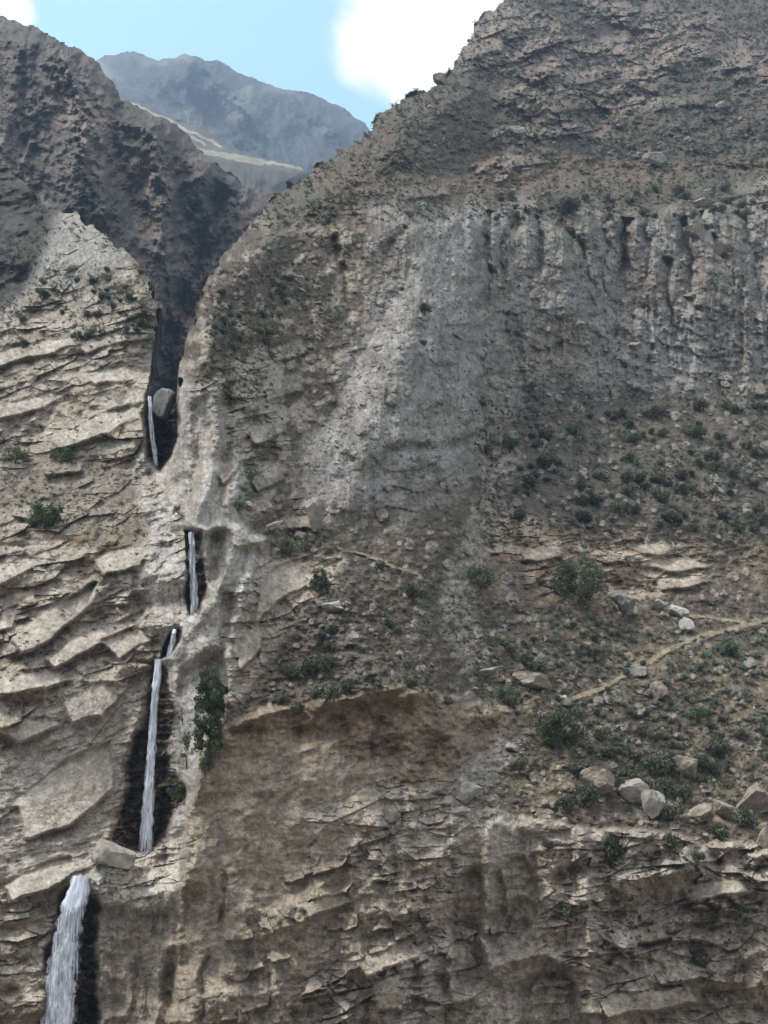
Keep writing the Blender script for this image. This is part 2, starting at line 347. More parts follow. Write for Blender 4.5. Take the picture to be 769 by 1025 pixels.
rel += groove([(490, 830), (488, 880), (482, 940), (500, 975)], 7, 3.6, 6)
rel += groove([(500, 965), (540, 955), (575, 968)], 7, 3.4, 4)
rel += groove([(583, 830), (586, 880), (590, 960), (600, 1085)], 6, 3.0, 5)
rel -= groove([(695, 845), (697, 900)], 1.8, 1.0, 3, 2, .1, .3)
rel -= groove([(600, 905), (660, 905), (700, 890)], 16, 1.8, 6, 4)
rel += groove([(620, 885), (690, 868), (769, 880)], 9, 1.2, 6)
_, _, _, _, LB, LB2, _ = voronoi(UB/4.2 + .12*V/4 + .5*w1, V/11 + .3*w2, 221)
for pts in ([(292, 885), (340, 868), (362, 862)], [(318, 905), (350, 893), (375, 882)], [(336, 935), (372, 925), (410, 918)], [(240, 935), (290, 925)],
            [(245, 975), (300, 960)], [(355, 958), (420, 930)], [(230, 1020), (290, 1000), (340, 985)], [(370, 975), (440, 955)], [(590, 905), (650, 885), (700, 878)], [(600, 950), (660, 935), (720, 940)], [(640, 990), (700, 975), (769, 985)], [(560, 870), (590, 862)], [(300, 1000), (350, 990), (395, 1000)], [(480, 940), (500, 932)], [(600, 1010), (660, 1000)], [(700, 905), (769, 915)]):
    xs = [p[0] for p in pts]; d, t = line_dist(PX+3*w1, PY+3*w2, pts)
    dn = PY - np.interp(PX, xs, [p[1] for p in pts])
    dn = dn + 1.2*noise(PX/9, PY/9, 220) + (LB-.5)*13; rel += Z_cliff*(LB2 > .34)*2.6*np.exp(-np.maximum(0, -dn)/9)*sstep(2.2, 0, dn)*np.exp(-(d/16)**2)*(.7+.6*pb_)
rel += Z_cliff*groove([(352, 940), (352, 975)], 12, 1.6, 2, 6)
rel += Z_cliff*groove([(372, 965), (395, 960), (400, 1000)], 14, 2.0, 3, 6)
# scree bank: gullies and ribs
gy = [([(492, 205), (489, 240), (488, 275), (476, 330), (482, 440)], 9, 7), ([(536, 214), (540, 250), (530, 300), (524, 330)], 7, 3.6), ([(562, 214), (578, 235), (586, 262), (600, 300)], 8, 5.0),
      ([(626, 216), (622, 250), (624, 285), (618, 335)], 10, 6.5), ([(652, 214), (650, 250), (640, 300)], 6, 2.6), ([(681, 214), (684, 250), (692, 275), (700, 310), (728, 365)], 9, 5.0), ([(705, 210), (722, 250), (740, 300)], 6, 3.0),
      ([(742, 205), (752, 250), (765, 300)], 7, 3.5), ([(512, 216), (505, 260), (500, 300)], 5, 2.0), ([(600, 216), (606, 260), (610, 320)], 5, 2.0), ([(665, 260), (672, 310), (680, 360)], 6, 2.5), ([(330, 232), (345, 300), (352, 340)], 12, 4), ([(405, 225), (385, 260), (378, 300)], 9, 3)]
for pts, w, h in gy:
    rel -= groove(pts, w*.6, h*1.3, 7, 1.5, 0.04, 0.75)*(.85+.3*np.clip(lump, -1, 1))
Z_but = zone([(428, 232), (468, 228), (484, 300), (478, 360), (488, 440), (470, 470), (430, 480), (290, 505), (310, 440), (345, 372), (378, 318), (412, 280)], 3, 6)
rb = ridged(UB/13 + 0.5*noise(UB/20, V/30, 120), V/90, 3, 121)
rel += Z_bank*(rb*2.5*sstep(470, 500, PX)*sstep(400, 330, PY) + rb*0.5)
rel += Z_bank*(1-.5*Z_but)*(ridged(UB/4.5, V/26, 3, 124)*1.1 + fbm(U/2.2, V/1.9, 4, 125)*.75 + lump*.5 + FAC*.45 + .9*(strata(9, 0, 126, 1.2)-.5)*sstep(280, 310, PY))
d, t = line_dist(PX, PY, [(432, 226), (425, 280), (400, 350), (375, 420), (352, 500)])
rel += 4.0*np.exp(-(d/30)**1.3)*np.clip(Z_bank+Z_flank, 0, 1)*sstep(215, 260, PY)
pxw = PX + 5*w1
xl = np.interp(PY, [215, 250, 300, 350, 420, 500], [432, 422, 398, 364, 326, 286]); xr = np.interp(PY, [215, 260, 300, 350, 440, 500], [474, 480, 486, 480, 490, 484])
q_ = (pxw-(xl*.42+xr*.58))/((xr-xl)*.5); q_ = np.where(q_ < 0, q_/1.16, q_/.84)
rel += 13.0*np.maximum(0, 1-np.abs(q_)**1.7)**.75*sstep(214, 330, PY)*(1-.75*sstep(430, 515, PY))
Dg = np.full(PX.shape, 99, f32)
for pts, w, h in gy: Dg = np.minimum(Dg, line_dist(PX+6*w1, PY, pts)[0])
rel += Z_bank*(2.6+1.4*w2)*np.clip(Dg/20, 0, 1)**.6*sstep(360, 300, PY)*sstep(485, 500, PX)
d, t = line_dist(PX, PY, [(474, 230), (470, 300), (478, 380), (470, 430)])
rel += 4.0*np.exp(-(d/18)**2)*Z_bank
rel -= groove([(395, 452), (440, 448), (478, 440)], 5, 2.6, 4)
rel += groove([(340, 500), (430, 470), (480, 470)], 14, 1.0, 6)
# lumps: pebbly soil
d1, d2, dx, dy, r1, r2, r3 = voronoi(U/1.5, V/1.5, 130)
peb = np.where(r1 > 0.72, np.sqrt(np.maximum(0, 0.16*(0.4+r2) - d1*d1)), 0)
d1, d2, dx, dy, q1, q2, q3 = voronoi(U/3.4, V/3.4, 133)
peb2 = np.where(q1 > 0.86, np.sqrt(np.maximum(0, 0.13*(0.4+q2) - d1*d1)), 0)
loose = np.clip(Z_bank + Z_soil + Z_flank*.6 + Z_up*.6 + Z_knoll, 0, 1)*(1-0.6*Z_ledge)
rel += loose*(peb*1.5 + peb2*3.2)
rel += (Z_soil+Z_up*0.8)*(fbm(U/2, V/1.4, 4, 140)*0.75 + fbm(U/9, V/7, 3, 141)*0.9)
# ledges above the path
rel += Z_ledge*(PL*.7 + BLK*.6 + BLK2*0.5 + FAC*.5 + (strata(4.0, 3, 150)-0.5)*1.2)
rel -= groove([(545, 588), (600, 583), (650, 590)], 9, 3.2, 5)
rel += groove([(530, 540), (600, 552), (660, 562)], 8, 1.8, 5)
# spur: crest running down from the saddle, its dark left face
d, t = line_dist(PX, PY, [(338, 545), (352, 600), (368, 660), (395, 695)])
rel += 6.0*np.exp(-(d/30)**1.2)*(1-Z_cliff)*(1-Z_knob*.5)
rel += groove([(290, 700), (340, 690), (380, 672)], 9, 1.4, 4)
rel -= groove([(440, 590), (458, 640), (490, 690)], 9, 1.2, 5)
rel -= groove([(520, 440), (495, 500), (478, 560)], 10, 1.6, 5)
# upper mountain: broken outcrop bands
oc = fbm(U/55, V/30, 4, 160) + 0.22*noise(U/8, V/8, 161)
oc = oc + 0.55*np.exp(-(((PX-745)/55)**2 + ((PY-55)/38)**2)) + 0.5*np.exp(-(((PX-560)/75)**2+((PY-100)/16)**2)) + 0.45*np.exp(-(((PX-425)/45)**2+((PY-192)/10)**2)) \
     + 0.5*np.exp(-(((PX-520)/50)**2+((PY-130)/12)**2)) + 0.4*np.exp(-(((PX-655)/16)**2+((PY-158)/10)**2)) + 0.4*np.exp(-(((PX-735)/40)**2+((PY-195)/12)**2)) + 0.4*np.exp(-(((PX-475)/30)**2+((PY-50)/22)**2)) \
     + 0.45*np.exp(-(((PX-640)/60)**2+((PY-55)/18)**2)) + 0.3*np.exp(-(((PX-500)/60)**2+((PY-170)/10)**2))
OC = sstep(0.16, 0.40, oc)*Z_up
HA, _, HR0, _ = slabs(13, 10, -12, 166, .2, .25, .7); HB, _, HR1, _ = slabs(5.5, 5, -8, 167, .2, .2, .7)
rel += OC*(2.0 + HA*1.6 + HB*1.2 + FAC*2.4 + PL*1.2 + lump*1.0 + rough*1.4) + Z_up*(fbm(U/24, V/24, 4, 165)*3.2 + lump*.8 + rough*1.7 + FAC*.45)

SLABS2 = [([(244, 432), (276, 420), (286, 432), (256, 446)], 1.6, .8), ([(262, 380), (300, 371), (306, 392), (268, 402)], 1.8, .5), ([(250, 480), (276, 466), (284, 479), (258, 493)], 1.6, .9), ([(215, 470), (236, 455), (240, 468), (222, 486)], 1.3, .8),
 ([(262, 578), (300, 562), (320, 576), (282, 600), (256, 624)], 1.5, .4), ([(236, 640), (262, 622), (262, 650), (240, 672)], 1.4, .4), ([(628, 549), (660, 543), (692, 548), (660, 557)], 1.5, 1.2), ([(644, 563), (690, 558), (713, 566), (670, 573)], 1.5, 1.2),
 ([(655, 581), (700, 575), (708, 584), (662, 591)], 1.5, 1.2), ([(520, 550), (560, 545), (566, 556), (526, 563)], 1.4, 1.0), ([(270, 350), (300, 340), (306, 352), (276, 362)], 1.5, .8), ([(230, 540), (262, 533), (268, 541), (238, 549)], 1.2, 1.2), ([(286, 520), (318, 514), (322, 527), (290, 532)], 1.4, 1.0),
 ([(610, 935), (660, 925), (670, 938), (620, 950)], 1.6, .9), ([(680, 885), (740, 878), (750, 892), (690, 902)], 1.6, .9), ([(300, 905), (345, 893), (352, 905), (310, 920)], 1.5, .9), ([(355, 962), (410, 940), (420, 955), (366, 980)], 1.6, .8), ([(372, 985), (398, 976), (404, 1010), (376, 1012)], 1.6, .3), ([(600, 1000), (690, 985), (700, 1004), (610, 1020)], 1.8, .7),
 ([(545, 105), (590, 98), (600, 108), (556, 116)], 2.0, 1.2), ([(715, 45), (745, 38), (755, 66), (725, 70)], 2.5, .6), ([(480, 40), (500, 36), (505, 52), (484, 56)], 2.0, .6), ([(400, 188), (445, 184), (450, 194), (405, 200)], 1.8, 1.2), ([(560, 72), (600, 66), (606, 80), (566, 84)], 2.2, .8), ([(650, 100), (700, 92), (708, 104), (656, 112)], 2.2, 1.0), ([(500, 160), (540, 152), (546, 162), (506, 170)], 2.0, 1.0), ([(710, 190), (769, 180), (769, 194), (716, 202)], 2.0, 1.0)]
SLM2 = np.zeros_like(rel)
for poly_, th_, ln_ in SLABS2:
    m = zone(poly_, 1, 3); cy_ = sum(p[1] for p in poly_)/len(poly_); cx_ = sum(p[0] for p in poly_)/len(poly_)
    rel = rel*(1-m) + m*(blur(rel, 7) + th_*.8 + ln_*(PY-cy_)*KR[:, None].astype(f32)*.9 + .12*(PX-cx_)*KR[:, None].astype(f32) + rough*.5); SLM2 = np.maximum(SLM2, m)
# ---- channel cuts: pits, slots and plunge recesses (polygons, metres deep)
def cut(poly, depth, feather=1.2, warp=1.5, prof=None):
    m = zone(poly, feather, warp)
    return m, m*depth
WETS = np.zeros_like(rel)
cuts = [
 ([(146, 396), (150, 390), (178, 388), (179, 440), (170, 458), (160, 471), (150, 462), (146, 432)], 13, 1.5, 2.0, 1.0),
 ([(174, 508), (184, 510), (183, 524), (174, 522)], 3, 1.0, .5, 0.8),
 ([(187, 531), (203, 532), (206, 598), (198, 612), (189, 622), (186, 590)], 5.5, 1.8, 2.5, 1.0),
 ([(171, 632), (181, 628), (181, 640), (170, 655), (161, 659), (164, 646)], 6, 1.0, .6, 1.0),
 ([(152, 662), (168, 664), (172, 700), (170, 770), (186, 800), (176, 815), (150, 850), (117, 850), (121, 800), (130, 760), (140, 722), (148, 690)], 5.0, 3.0, 6, 1.0),
 ([(66, 884), (90, 882), (97, 905), (96, 960), (99, 1100), (20, 1100), (44, 1010), (48, 960), (56, 920)], 4.0, 2.5, 5, 1.0),
]
for poly, dep, fe, wa, wet in cuts:
    m, c = cut(poly, dep, fe, wa); rel -= c*(1+0.25*fbm(PX/14, PY/6, 3, 201)); WETS = np.maximum(WETS, m*wet)
rel += WETS*(BLK2*1.2 + FAC*.9 + rough)
# recess with the hanging trees, left of the cliff corner
m, c = cut([(182, 668), (224, 650), (227, 690), (222, 715), (206, 745), (192, 778), (188, 800), (172, 800), (172, 720)], 5.0, 3, 3); rel -= c
# bowl lips, ribs and flutes of the water-worn channel
for pts, w_, h_ in (([(146, 548), (166, 585), (172, 622)], 17, 4.5), ([(236, 540), (226, 580), (208, 610), (190, 632), (174, 654)], 9, 2.6), ([(204, 530), (222, 526), (240, 532), (262, 545)], 7, 3.0),
                    ([(214, 392), (220, 438), (207, 488), (194, 524)], 9, 3.6), ([(182, 460), (184, 474)], 13, 4.0), ([(186, 392), (187, 440)], 8, 3.2), ([(139, 385), (141, 440), (148, 462)], 8, 2.6),
                    ([(160, 480), (168, 500), (176, 520)], 10, 2.4), ([(232, 420), (238, 470), (228, 510)], 8, 2.4), ([(250, 562), (238, 610), (230, 660), (226, 700)], 9, 3.2), ([(182, 668), (196, 652), (214, 640)], 9, 2.4), ([(178, 680), (182, 720), (190, 760)], 6, 1.6)):
    rel += groove(pts, w_, h_, 2)
for pts, w_, h_ in (([(214, 538), (215, 565), (206, 598)], 7, 4.2), ([(244, 556), (232, 600), (222, 640)], 6, 2.4), ([(198, 410), (200, 450), (192, 490), (184, 508)], 7, 3.6), ([(227, 400), (228, 450), (216, 500), (206, 524)], 6, 3.0), ([(206, 400), (208, 440)], 5, 2.0), ([(186, 660), (200, 690)], 6, 1.8), ([(150, 476), (164, 500), (176, 512)], 4, 1.4)):
    rel -= groove(pts, w_, h_, 2)
rel -= groove([(182, 478), (177, 485)], 5, 2.2, .5)
rel += groove([(100, 875), (150, 862), (188, 815)], 7, 1.2, 2)
Zp_ = in_poly(PX, PY, [(92, 884), (118, 858), (150, 852), (186, 812), (196, 850), (182, 890), (150, 908), (95, 905)]).astype(f32); Zp_ = blur(Zp_, 3)
rel += Zp_*((strata(2.6, 24, 203, .9)-.5)*.8*pb_ + BLK2*.9 + PL*.6 + FAC*.4)
for pts in ([(190, 870), (178, 930), (160, 980), (150, 1060)], [(176, 890), (168, 905)], [(196, 830), (192, 880)]): rel += groove(pts, 9, 2.6, 4)
d, t = line_dist(PX, PY, [(92, 893), (140, 905), (185, 880)])
rel += 1.6*np.exp(-(d/16)**2)*sstep(12, 0, PY-np.interp(PX, [92, 140, 185], [900, 912, 895]))

# the rock pattern is drawn larger where the ground is farther away: give it depth to match
rel *= np.clip(MPP/KR[:, None].astype(f32), .85, 2.1)
# ---- footpath benches
PATH1 = [(560, 705), (600, 689), (640, 668), (680, 645), (700, 637), (735, 629), (800, 612)]
PATH2 = [(690, 617), (712, 618), (735, 622), (752, 626)]
PATH3 = [(338, 548), (365, 556), (392, 566), (420, 576)]
pd = np.minimum(line_dist(PX+1.5*w1, PY+1.5*w2, PATH1)[0]/2.1, line_dist(PX+1.5*w1, PY+1.5*w2, PATH2)[0]/1.6)
pd = np.minimum(pd, line_dist(PX+1.5*w1, PY+1.5*w2, PATH3)[0]/1.5)
pd = pd*(1+.55*fbm(PX/9, PY/9, 3, 210))
onpath = sstep(1.5, 0.8, pd)
rel = rel*(1-onpath) + blur(rel, 4)*onpath + 0.35*onpath

# ---- silhouette against gorge and sky
SIL = [(-220, 120), (-60, 140), (-20, 150), (10, 168), (30, 188), (46, 204), (60, 214), (74, 212), (88, 222), (100, 232), (118, 243), (138, 262), (156, 288), (160, 310), (156, 340), (150, 372), (148, 396), (176, 396), (177, 384), (181, 362), (186, 340), (195, 310), (206, 280), (222, 255), (240, 236), (268, 203), (284, 190), (300, 178), (320, 164), (345, 146), (372, 128), (380, 112), (392, 103), (420, 92), (446, 78), (455, 66), (460, 52), (468, 40), (478, 22), (486, 12), (504, 0), (520, -20), (540, -80)]
jx = fbm(PX/16, PY/16, 4, 230); jy = fbm(PX/16, PY/16, 4, 231)
ispoly = SIL + [(1000, -80), (1000, 1200), (-220, 1200), (-220, 120)]
jamp = 6.0 - 4.2*((PX > 140) & (PX < 180) & (PY > 330))
keep = in_poly(PX + jamp*jx, PY + jamp*jy, ispoly)
sd, _ = line_dist(PX, PY, SIL)
Ymain = YB - rel
curl = np.clip(1 - sd/34, 0, 1)**2.2
Ymain = Ymain + curl*(2 + 16*sstep(55, 120, PX) + 22*sstep(215, 300, PX))*(1-sstep(345, 392, PY))
Ymain = Ymain.astype(f32)

# ---- albedo by kind of ground
def C(*c): return np.array(c, f32)
def mixc(A, c, m): return A*(1-m[..., None]) + (c if getattr(c, 'ndim', 1) == 3 else c[None, None, :])*m[..., None]
def var(c, a, b): return c[None, None, :]*(a + (b-a)*0.5)[..., None]
n_a = fbm(U/18, V/18, 4, 300); n_b = fbm(U/5, V/5, 4, 301); n_c = fbm(U/1.6, V/1.6, 3, 302); n_v = fbm(UB/2.2, V/16, 4, 303)
A = np.empty((NR, NC, 3), f32); A[:] = C(.104, .085, .064)                                  # dry soil
A = mixc(A, C(.20, .165, .11), 0.55*sstep(0.05, 0.6, n_a+0.5*n_b))                            # straw coloured grass
A = mixc(A, C(.085, .088, .058), 0.5*sstep(0.1, 0.6, fbm(U/10, V/10, 4, 305)))                 # low green growth
A = mixc(A, C(.25, .225, .20), 0.35*sstep(0.2, 0.7, n_c)*(1-Z_up))
A = mixc(A, C(.092, .083, .074), Z_dark*0.75)
Z_sp = zone([(338, 556), (352, 590), (368, 650), (390, 694), (350, 697), (270, 706), (290, 650), (318, 605)], 3, 6); A = mixc(A, C(.105, .094, .082), Z_sp*.7)
upc = np.empty_like(A); upc[:] = C(.098, .081, .064)
upc = mixc(upc, C(.086, .087, .062), 0.55*sstep(-0.15, 0.45, fbm(U/30, V/22, 4, 306)+.4*n_b))
upc = mixc(upc, C(.155, .118, .085), 0.6*sstep(0.1, 0.5, fbm(U/60, V/14, 4, 307)))
A = mixc(A, upc, Z_up)
A = mixc(A, C(.165, .128, .103), OC*(0.55+0.4*np.clip(n_b, -1, 1))); A = mixc(A, C(.25, .21, .18), OC*PM*.45)
bank = np.empty_like(A); bank[:] = C(.212, .200, .184)
bank = mixc(bank, C(.30, .295, .29), 0.6*sstep(0.1, 0.6, fbm(U/20, V/26, 4, 308)))
bank = mixc(bank, C(.165, .145, .12), 0.7*sstep(0.1, 0.6, fbm(U/14, V/30, 4, 309)))
bank = mixc(bank, C(.24, .185, .12), 0.6*np.exp(-(((PX-440)/48)**2+((PY-435)/16)**2)))
bank = mixc(bank, C(.285, .278, .268), .7*np.exp(-(((PX-385)/60)**2+((PY-400)/75)**2))*sstep(-.5, .3, n_b)); bank = mixc(bank, C(.28, .265, .25), .6*np.exp(-(((PX-590)/22)**2+((PY-365)/28)**2)) + .5*np.exp(-(((PX-665)/20)**2+((PY-350)/35)**2)))
bank = mixc(bank, var(C(.262, .255, .243), 1+.25*n_v, 1+.2*n_b), Z_but*.75)
A = mixc(A, bank, np.clip(Z_bank*(0.88+0.3*n_b), 0, 1))
A = mixc(A, C(.27, .25, .23), np.clip(loose*(1-Z_up)*0.6*((peb > .12)*(r3 > .3) + (peb2 > .1)), 0, 1))
lf = np.empty_like(A); lf[:] = C(.285, .25, .205)
lf = mixc(lf, C(.35, .32, .275), 0.8*sstep(0.45, 0.8, R1))
lf = mixc(lf, C(.175, .14, .105), 0.85*sstep(0.05, 0.4, n_a + 0.5*n_b + .3*n_c)*(1-Z_smooth))
lf = mixc(lf, C(.25, .185, .12), 0.6*sstep(0.62, 0.85, Q1)*sstep(-.2, .3, n_b))
lf = mixc(lf, C(.39, .355, .30), PM*.7)
lf = mixc(lf, C(.34, .315, .28), Z_smooth*0.75)
lf = mixc(lf, C(.40, .365, .315), SLM*.85)
lf = mixc(lf, C(.17, .15, .12), Z_leftdirt*0.65)
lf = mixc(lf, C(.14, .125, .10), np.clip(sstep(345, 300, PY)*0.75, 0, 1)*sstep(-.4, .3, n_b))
lf = mixc(lf, C(.27, .262, .25), Z_knoll*0.9)
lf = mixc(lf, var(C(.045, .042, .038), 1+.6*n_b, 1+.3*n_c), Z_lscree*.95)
fk = mixc(A, C(.31, .275, .235), 0.8*sstep(0.0, 0.5, n_b + 0.6*n_a + sstep(320, 420, PY)*.45 - .2))
A = mixc(A, fk, Z_flank)
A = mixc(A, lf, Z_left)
kn = np.empty_like(A); kn[:] = C(.34, .295, .24); kn = mixc(kn, C(.2, .17, .135), .7*sstep(.0, .5, n_b)); kn = mixc(kn, C(.41, .37, .31), PM*.7)
A = mixc(A, kn, Z_knob*.9)
po = np.empty_like(A); po[:] = C(.40, .38, .35); po = mixc(po, C(.30, .265, .22), .7*sstep(-.1, .5, n_v+.5*n_a)); po = mixc(po, C(.47, .455, .435), .7*sstep(.1, .6, fbm(U/8, V/20, 3, 310)))
A = mixc(A, po, Z_pol*.92)
Z_plate = zone([(92, 884), (118, 858), (150, 852), (186, 812), (200, 790), (196, 850), (182, 890), (150, 908), (95, 905)], 3, 4); Z_wall = zone([(98, 908), (150, 910), (178, 905), (168, 950), (158, 1000), (148, 1090), (98, 1090)], 4, 4)
A = mixc(A, C(.46, .43, .385), Z_plate*.7); A = mixc(A, var(C(.235, .205, .165), 1+.35*n_v, 1+.3*n_b), Z_wall*.85)  # plates painted paler for light from above, wall below darker for its shading
cl = np.empty_like(A); cl[:] = C(.285, .245, .195)
cl = mixc(cl, C(.30, .268, .225), .7*sstep(0.0, .6, fbm(U/12, V/20, 4, 311)))
cl = mixc(cl, C(.175, .15, .125), .45*sstep(0.1, .6, n_v))
cl = mixc(cl, C(.25, .205, .152), .5*sstep(880, 740, PY + 30*n_a)*sstep(420, 380, PX))
cl = mixc(cl, C(.33, .29, .235), .55*right)
cl = mixc(cl, C(.33, .30, .26), .7*np.clip(CB*1.2, 0, 1)*PM)
cl = mixc(cl, C(.40, .365, .32), .8*np.exp(-(((PX-500)/55)**2+((PY-830)/13)**2)) + .0*PX)
ov = np.empty_like(A); ov[:] = C(.215, .165, .118); ov = mixc(ov, C(.12, .085, .065), .8*sstep(0.05, .5, fbm(U/4, V/3, 4, 312)+.3*n_a)); ov = mixc(ov, C(.29, .22, .15), .6*sstep(.1, .6, n_a))
A = mixc(A, cl, Z_cliff)
A = mixc(A, ov, Z_over*.9)
lg = np.empty_like(A); lg[:] = C(.25, .18, .125); lg = mixc(lg, C(.42, .375, .31), .85*sstep(.4, .75, R2 + .45*sstep(630, 660, PX)))
A = mixc(A, lg, Z_ledge*.85)
A = mixc(A, C(.33, .30, .265), Z_rub*0.6*sstep(-.4, .2, n_c+.3)); A = mixc(A, C(.34, .315, .285), Z_chute*.7)
A = mixc(A, A*.5 + C(.185, .165, .14)[None, None, :], SLM2*(.8-.55*Z_up))
wetm = sstep(.28, .72, blur(WETS, 3) + .30*fbm(PX/8, PY/14, 4, 321))
wn = sstep(-.35, .25, fbm(PX/7, PY/5, 4, 320) + .9*sstep(14, 4, np.abs(PX-(152-(PY-660)*.05)+6)) + 1.2*(PY < 640) + .5*(PY > 870))
wetd = wetm*(.08+.86*wn)
A = mixc(A, var(C(.17, .12, .085), 1+.5*n_b, 1+.6*n_c), wetm*.9); A = mixc(A, C(.05, .04, .033), wetd)
A = mixc(A, C(.27, .225, .165), sstep(1.3, .6, pd)*.95)
n_d = fbm(U/.7, V/.6, 2, 313) + .75*RNG.normal(size=PX.shape).astype(f32)
A *= np.clip(1 + 0.26*n_c + 0.14*n_b + .22*n_d, .4, 1.7)[..., None]
A = np.clip(A*C(1.025, .99, .965), .012, .6)

X, _, Z = unproject(PX, PY, Ymain)
P = np.stack([X, Ymain, Z], -1).astype(f32)
print('terrain arrays', time.time()-T0)

def terrain_point(px, py):
    j = int(round((px+OX)/STEP)); i = int(round((py+50)/STEP))
    return P[min(max(i, 0), NR-1), min(max(j, 0), NC-1)]
def mpp(px, py): return float(terrain_point(px, py)[1])/FPX

def emit_sheet(name, facemask, P, attrs, mat, kind='structure'):
    """faces of a grid where facemask is set become one mesh"""
    nr, nc = P.shape[:2]
    ii, jj = np.nonzero(facemask); a = ii*nc+jj
    F = np.stack([a, a+nc, a+nc+1, a+1], 1)
    used, inv = np.unique(F, return_inverse=True)
    F = inv.reshape(F.shape)
    o = mesh_obj(name, P.reshape(-1, 3)[used], F, mat, attrs={k: v.reshape(-1, *v.shape[2:])[used] for k, v in attrs.items()})
    o['kind'] = kind
    return o
def back_skirt(keepv, P, A, wet, back, drop):
    """the hidden far side: rim vertices pushed away behind the crest"""
    km = keepv; nr, nc = km.shape
    fm = km[:-1, :-1] & km[1:, :-1] & km[:-1, 1:] & km[1:, 1:]
    vs, fs, cs = [], [], []
    ii, jj = np.nonzero(fm)
    pad = np.pad(fm, 1)
    edges = []
    up = ~pad[:-2, 1:-1] & fm; lf_ = ~pad[1:-1, :-2] & fm; rt = ~pad[1:-1, 2:] & fm
    for (i, j) in zip(*np.nonzero(up)): edges.append(((i, j+1), (i, j)))
    for (i, j) in zip(*np.nonzero(lf_)): edges.append(((i, j), (i+1, j)))
    for (i, j) in zip(*np.nonzero(rt)): edges.append(((i+1, j+1), (i, j+1)))
    for a, b in edges:
        if a[0] in (0, nr-1) and b[0] in (0, nr-1): continue
        if (a[1] in (0, nc-1)) and (b[1] in (0, nc-1)): continue
        k = len(vs); pa, pb = P[a], P[b]
        for q in (pa, pb, pb*(1+back) - np.array([0, 0, drop], f32)*1, pa*(1+back) - np.array([0, 0, drop], f32)): vs.append(q)
        fs.append((k, k+1, k+2, k+3)); cs += [A[a]]*4
    return np.array(vs, f32), np.array(fs, np.int32), np.array(cs, f32)

kv = keep
fm = kv[:-1, :-1] & kv[1:, :-1] & kv[:-1, 1:] & kv[1:, 1:]
pathf = (pd[:-1, :-1] < 1) & fm
cl_f = (zone([(222, 726), (262, 712), (345, 698), (430, 690), (516, 708), (503, 742), (456, 775), (432, 800), (470, 806), (520, 815), (570, 826), (650, 832), (720, 842), (980, 856), (980, 1100), (140, 1100), (160, 1000), (178, 900), (192, 800), (200, 760)], 0, 3)[:-1, :-1] > .5) & fm & ~pathf
rf_f = (zone([(-220, -90), (150, -90), (176, 396), (215, 400), (240, 450), (242, 520), (272, 545), (228, 620), (224, 700), (192, 790), (178, 900), (160, 1000), (140, 1100), (-220, 1100)], 0, 2)[:-1, :-1] > .5) & fm & ~pathf & ~cl_f
bk_f = (zone([(372, 205), (470, 205), (560, 214), (640, 216), (980, 200), (980, 392), (740, 400), (640, 390), (560, 385), (515, 400), (498, 452), (470, 505), (300, 520), (292, 480), (335, 390), (368, 320), (372, 260)], 0, 5)[:-1, :-1] > .5) & fm & ~pathf & ~cl_f & ~rf_f
up_f = (PY[:-1, :-1] < 330) & (zone([(240, 250), (330, 222), (372, 205), (470, 205), (560, 214), (640, 216), (980, 200), (980, -90), (200, -90), (150, 250)], 0, 4)[:-1, :-1] > .5) & fm & ~pathf & ~cl_f & ~rf_f & ~bk_f
hs_f = fm & ~pathf & ~cl_f & ~rf_f & ~bk_f & ~up_f
at = {'albedo': A, 'wet': wetm}
for nm, mk in (('cliff', cl_f), ('rock_face', rf_f), ('scree_bank', bk_f), ('mountain', up_f), ('hillside', hs_f), ('path', pathf)):
    emit_sheet(nm, mk, P, at, M_rock)
def side_run(jc, sgn):
    """the slope running on beyond the sheet's side"""
    rws = [i for i in range(0, NR, 6) if keep[i, jc]]; vs, fs, cs = [], [], []; n = 14
    for a_, i in enumerate(rws):
        for k in range(n):
            w_ = (k/(n-1))**1.4*260; q = P[i, jc].copy(); q[0] += sgn*w_; q[1] += w_*.12 + (k > 0)*8*float(noise(np.array([w_/14.]), np.array([i/26.]), 600)[0]); vs.append(q); cs.append(A[i, jc])
    for a_ in range(len(rws)-1):
        for k in range(n-1): q = a_*n+k; fs.append((q, q+n, q+n+1, q+1))
    o = mesh_obj('hillside', np.array(vs), np.array(fs), M_rock, attrs={'albedo': np.array(cs, f32), 'wet': np.zeros(len(vs), f32)}); o['kind'] = 'structure'
side_run(NC-1, 1); side_run(0, -1)
bv, bf, bc = back_skirt(kv, P, A, wetm, 0.10, 14.0)
o = mesh_obj('mountain_back', bv, bf, M_rock, attrs={'albedo': bc, 'wet': np.zeros(len(bv), f32)}); o['kind'] = 'structure'
print('terrain meshes', time.time()-T0)

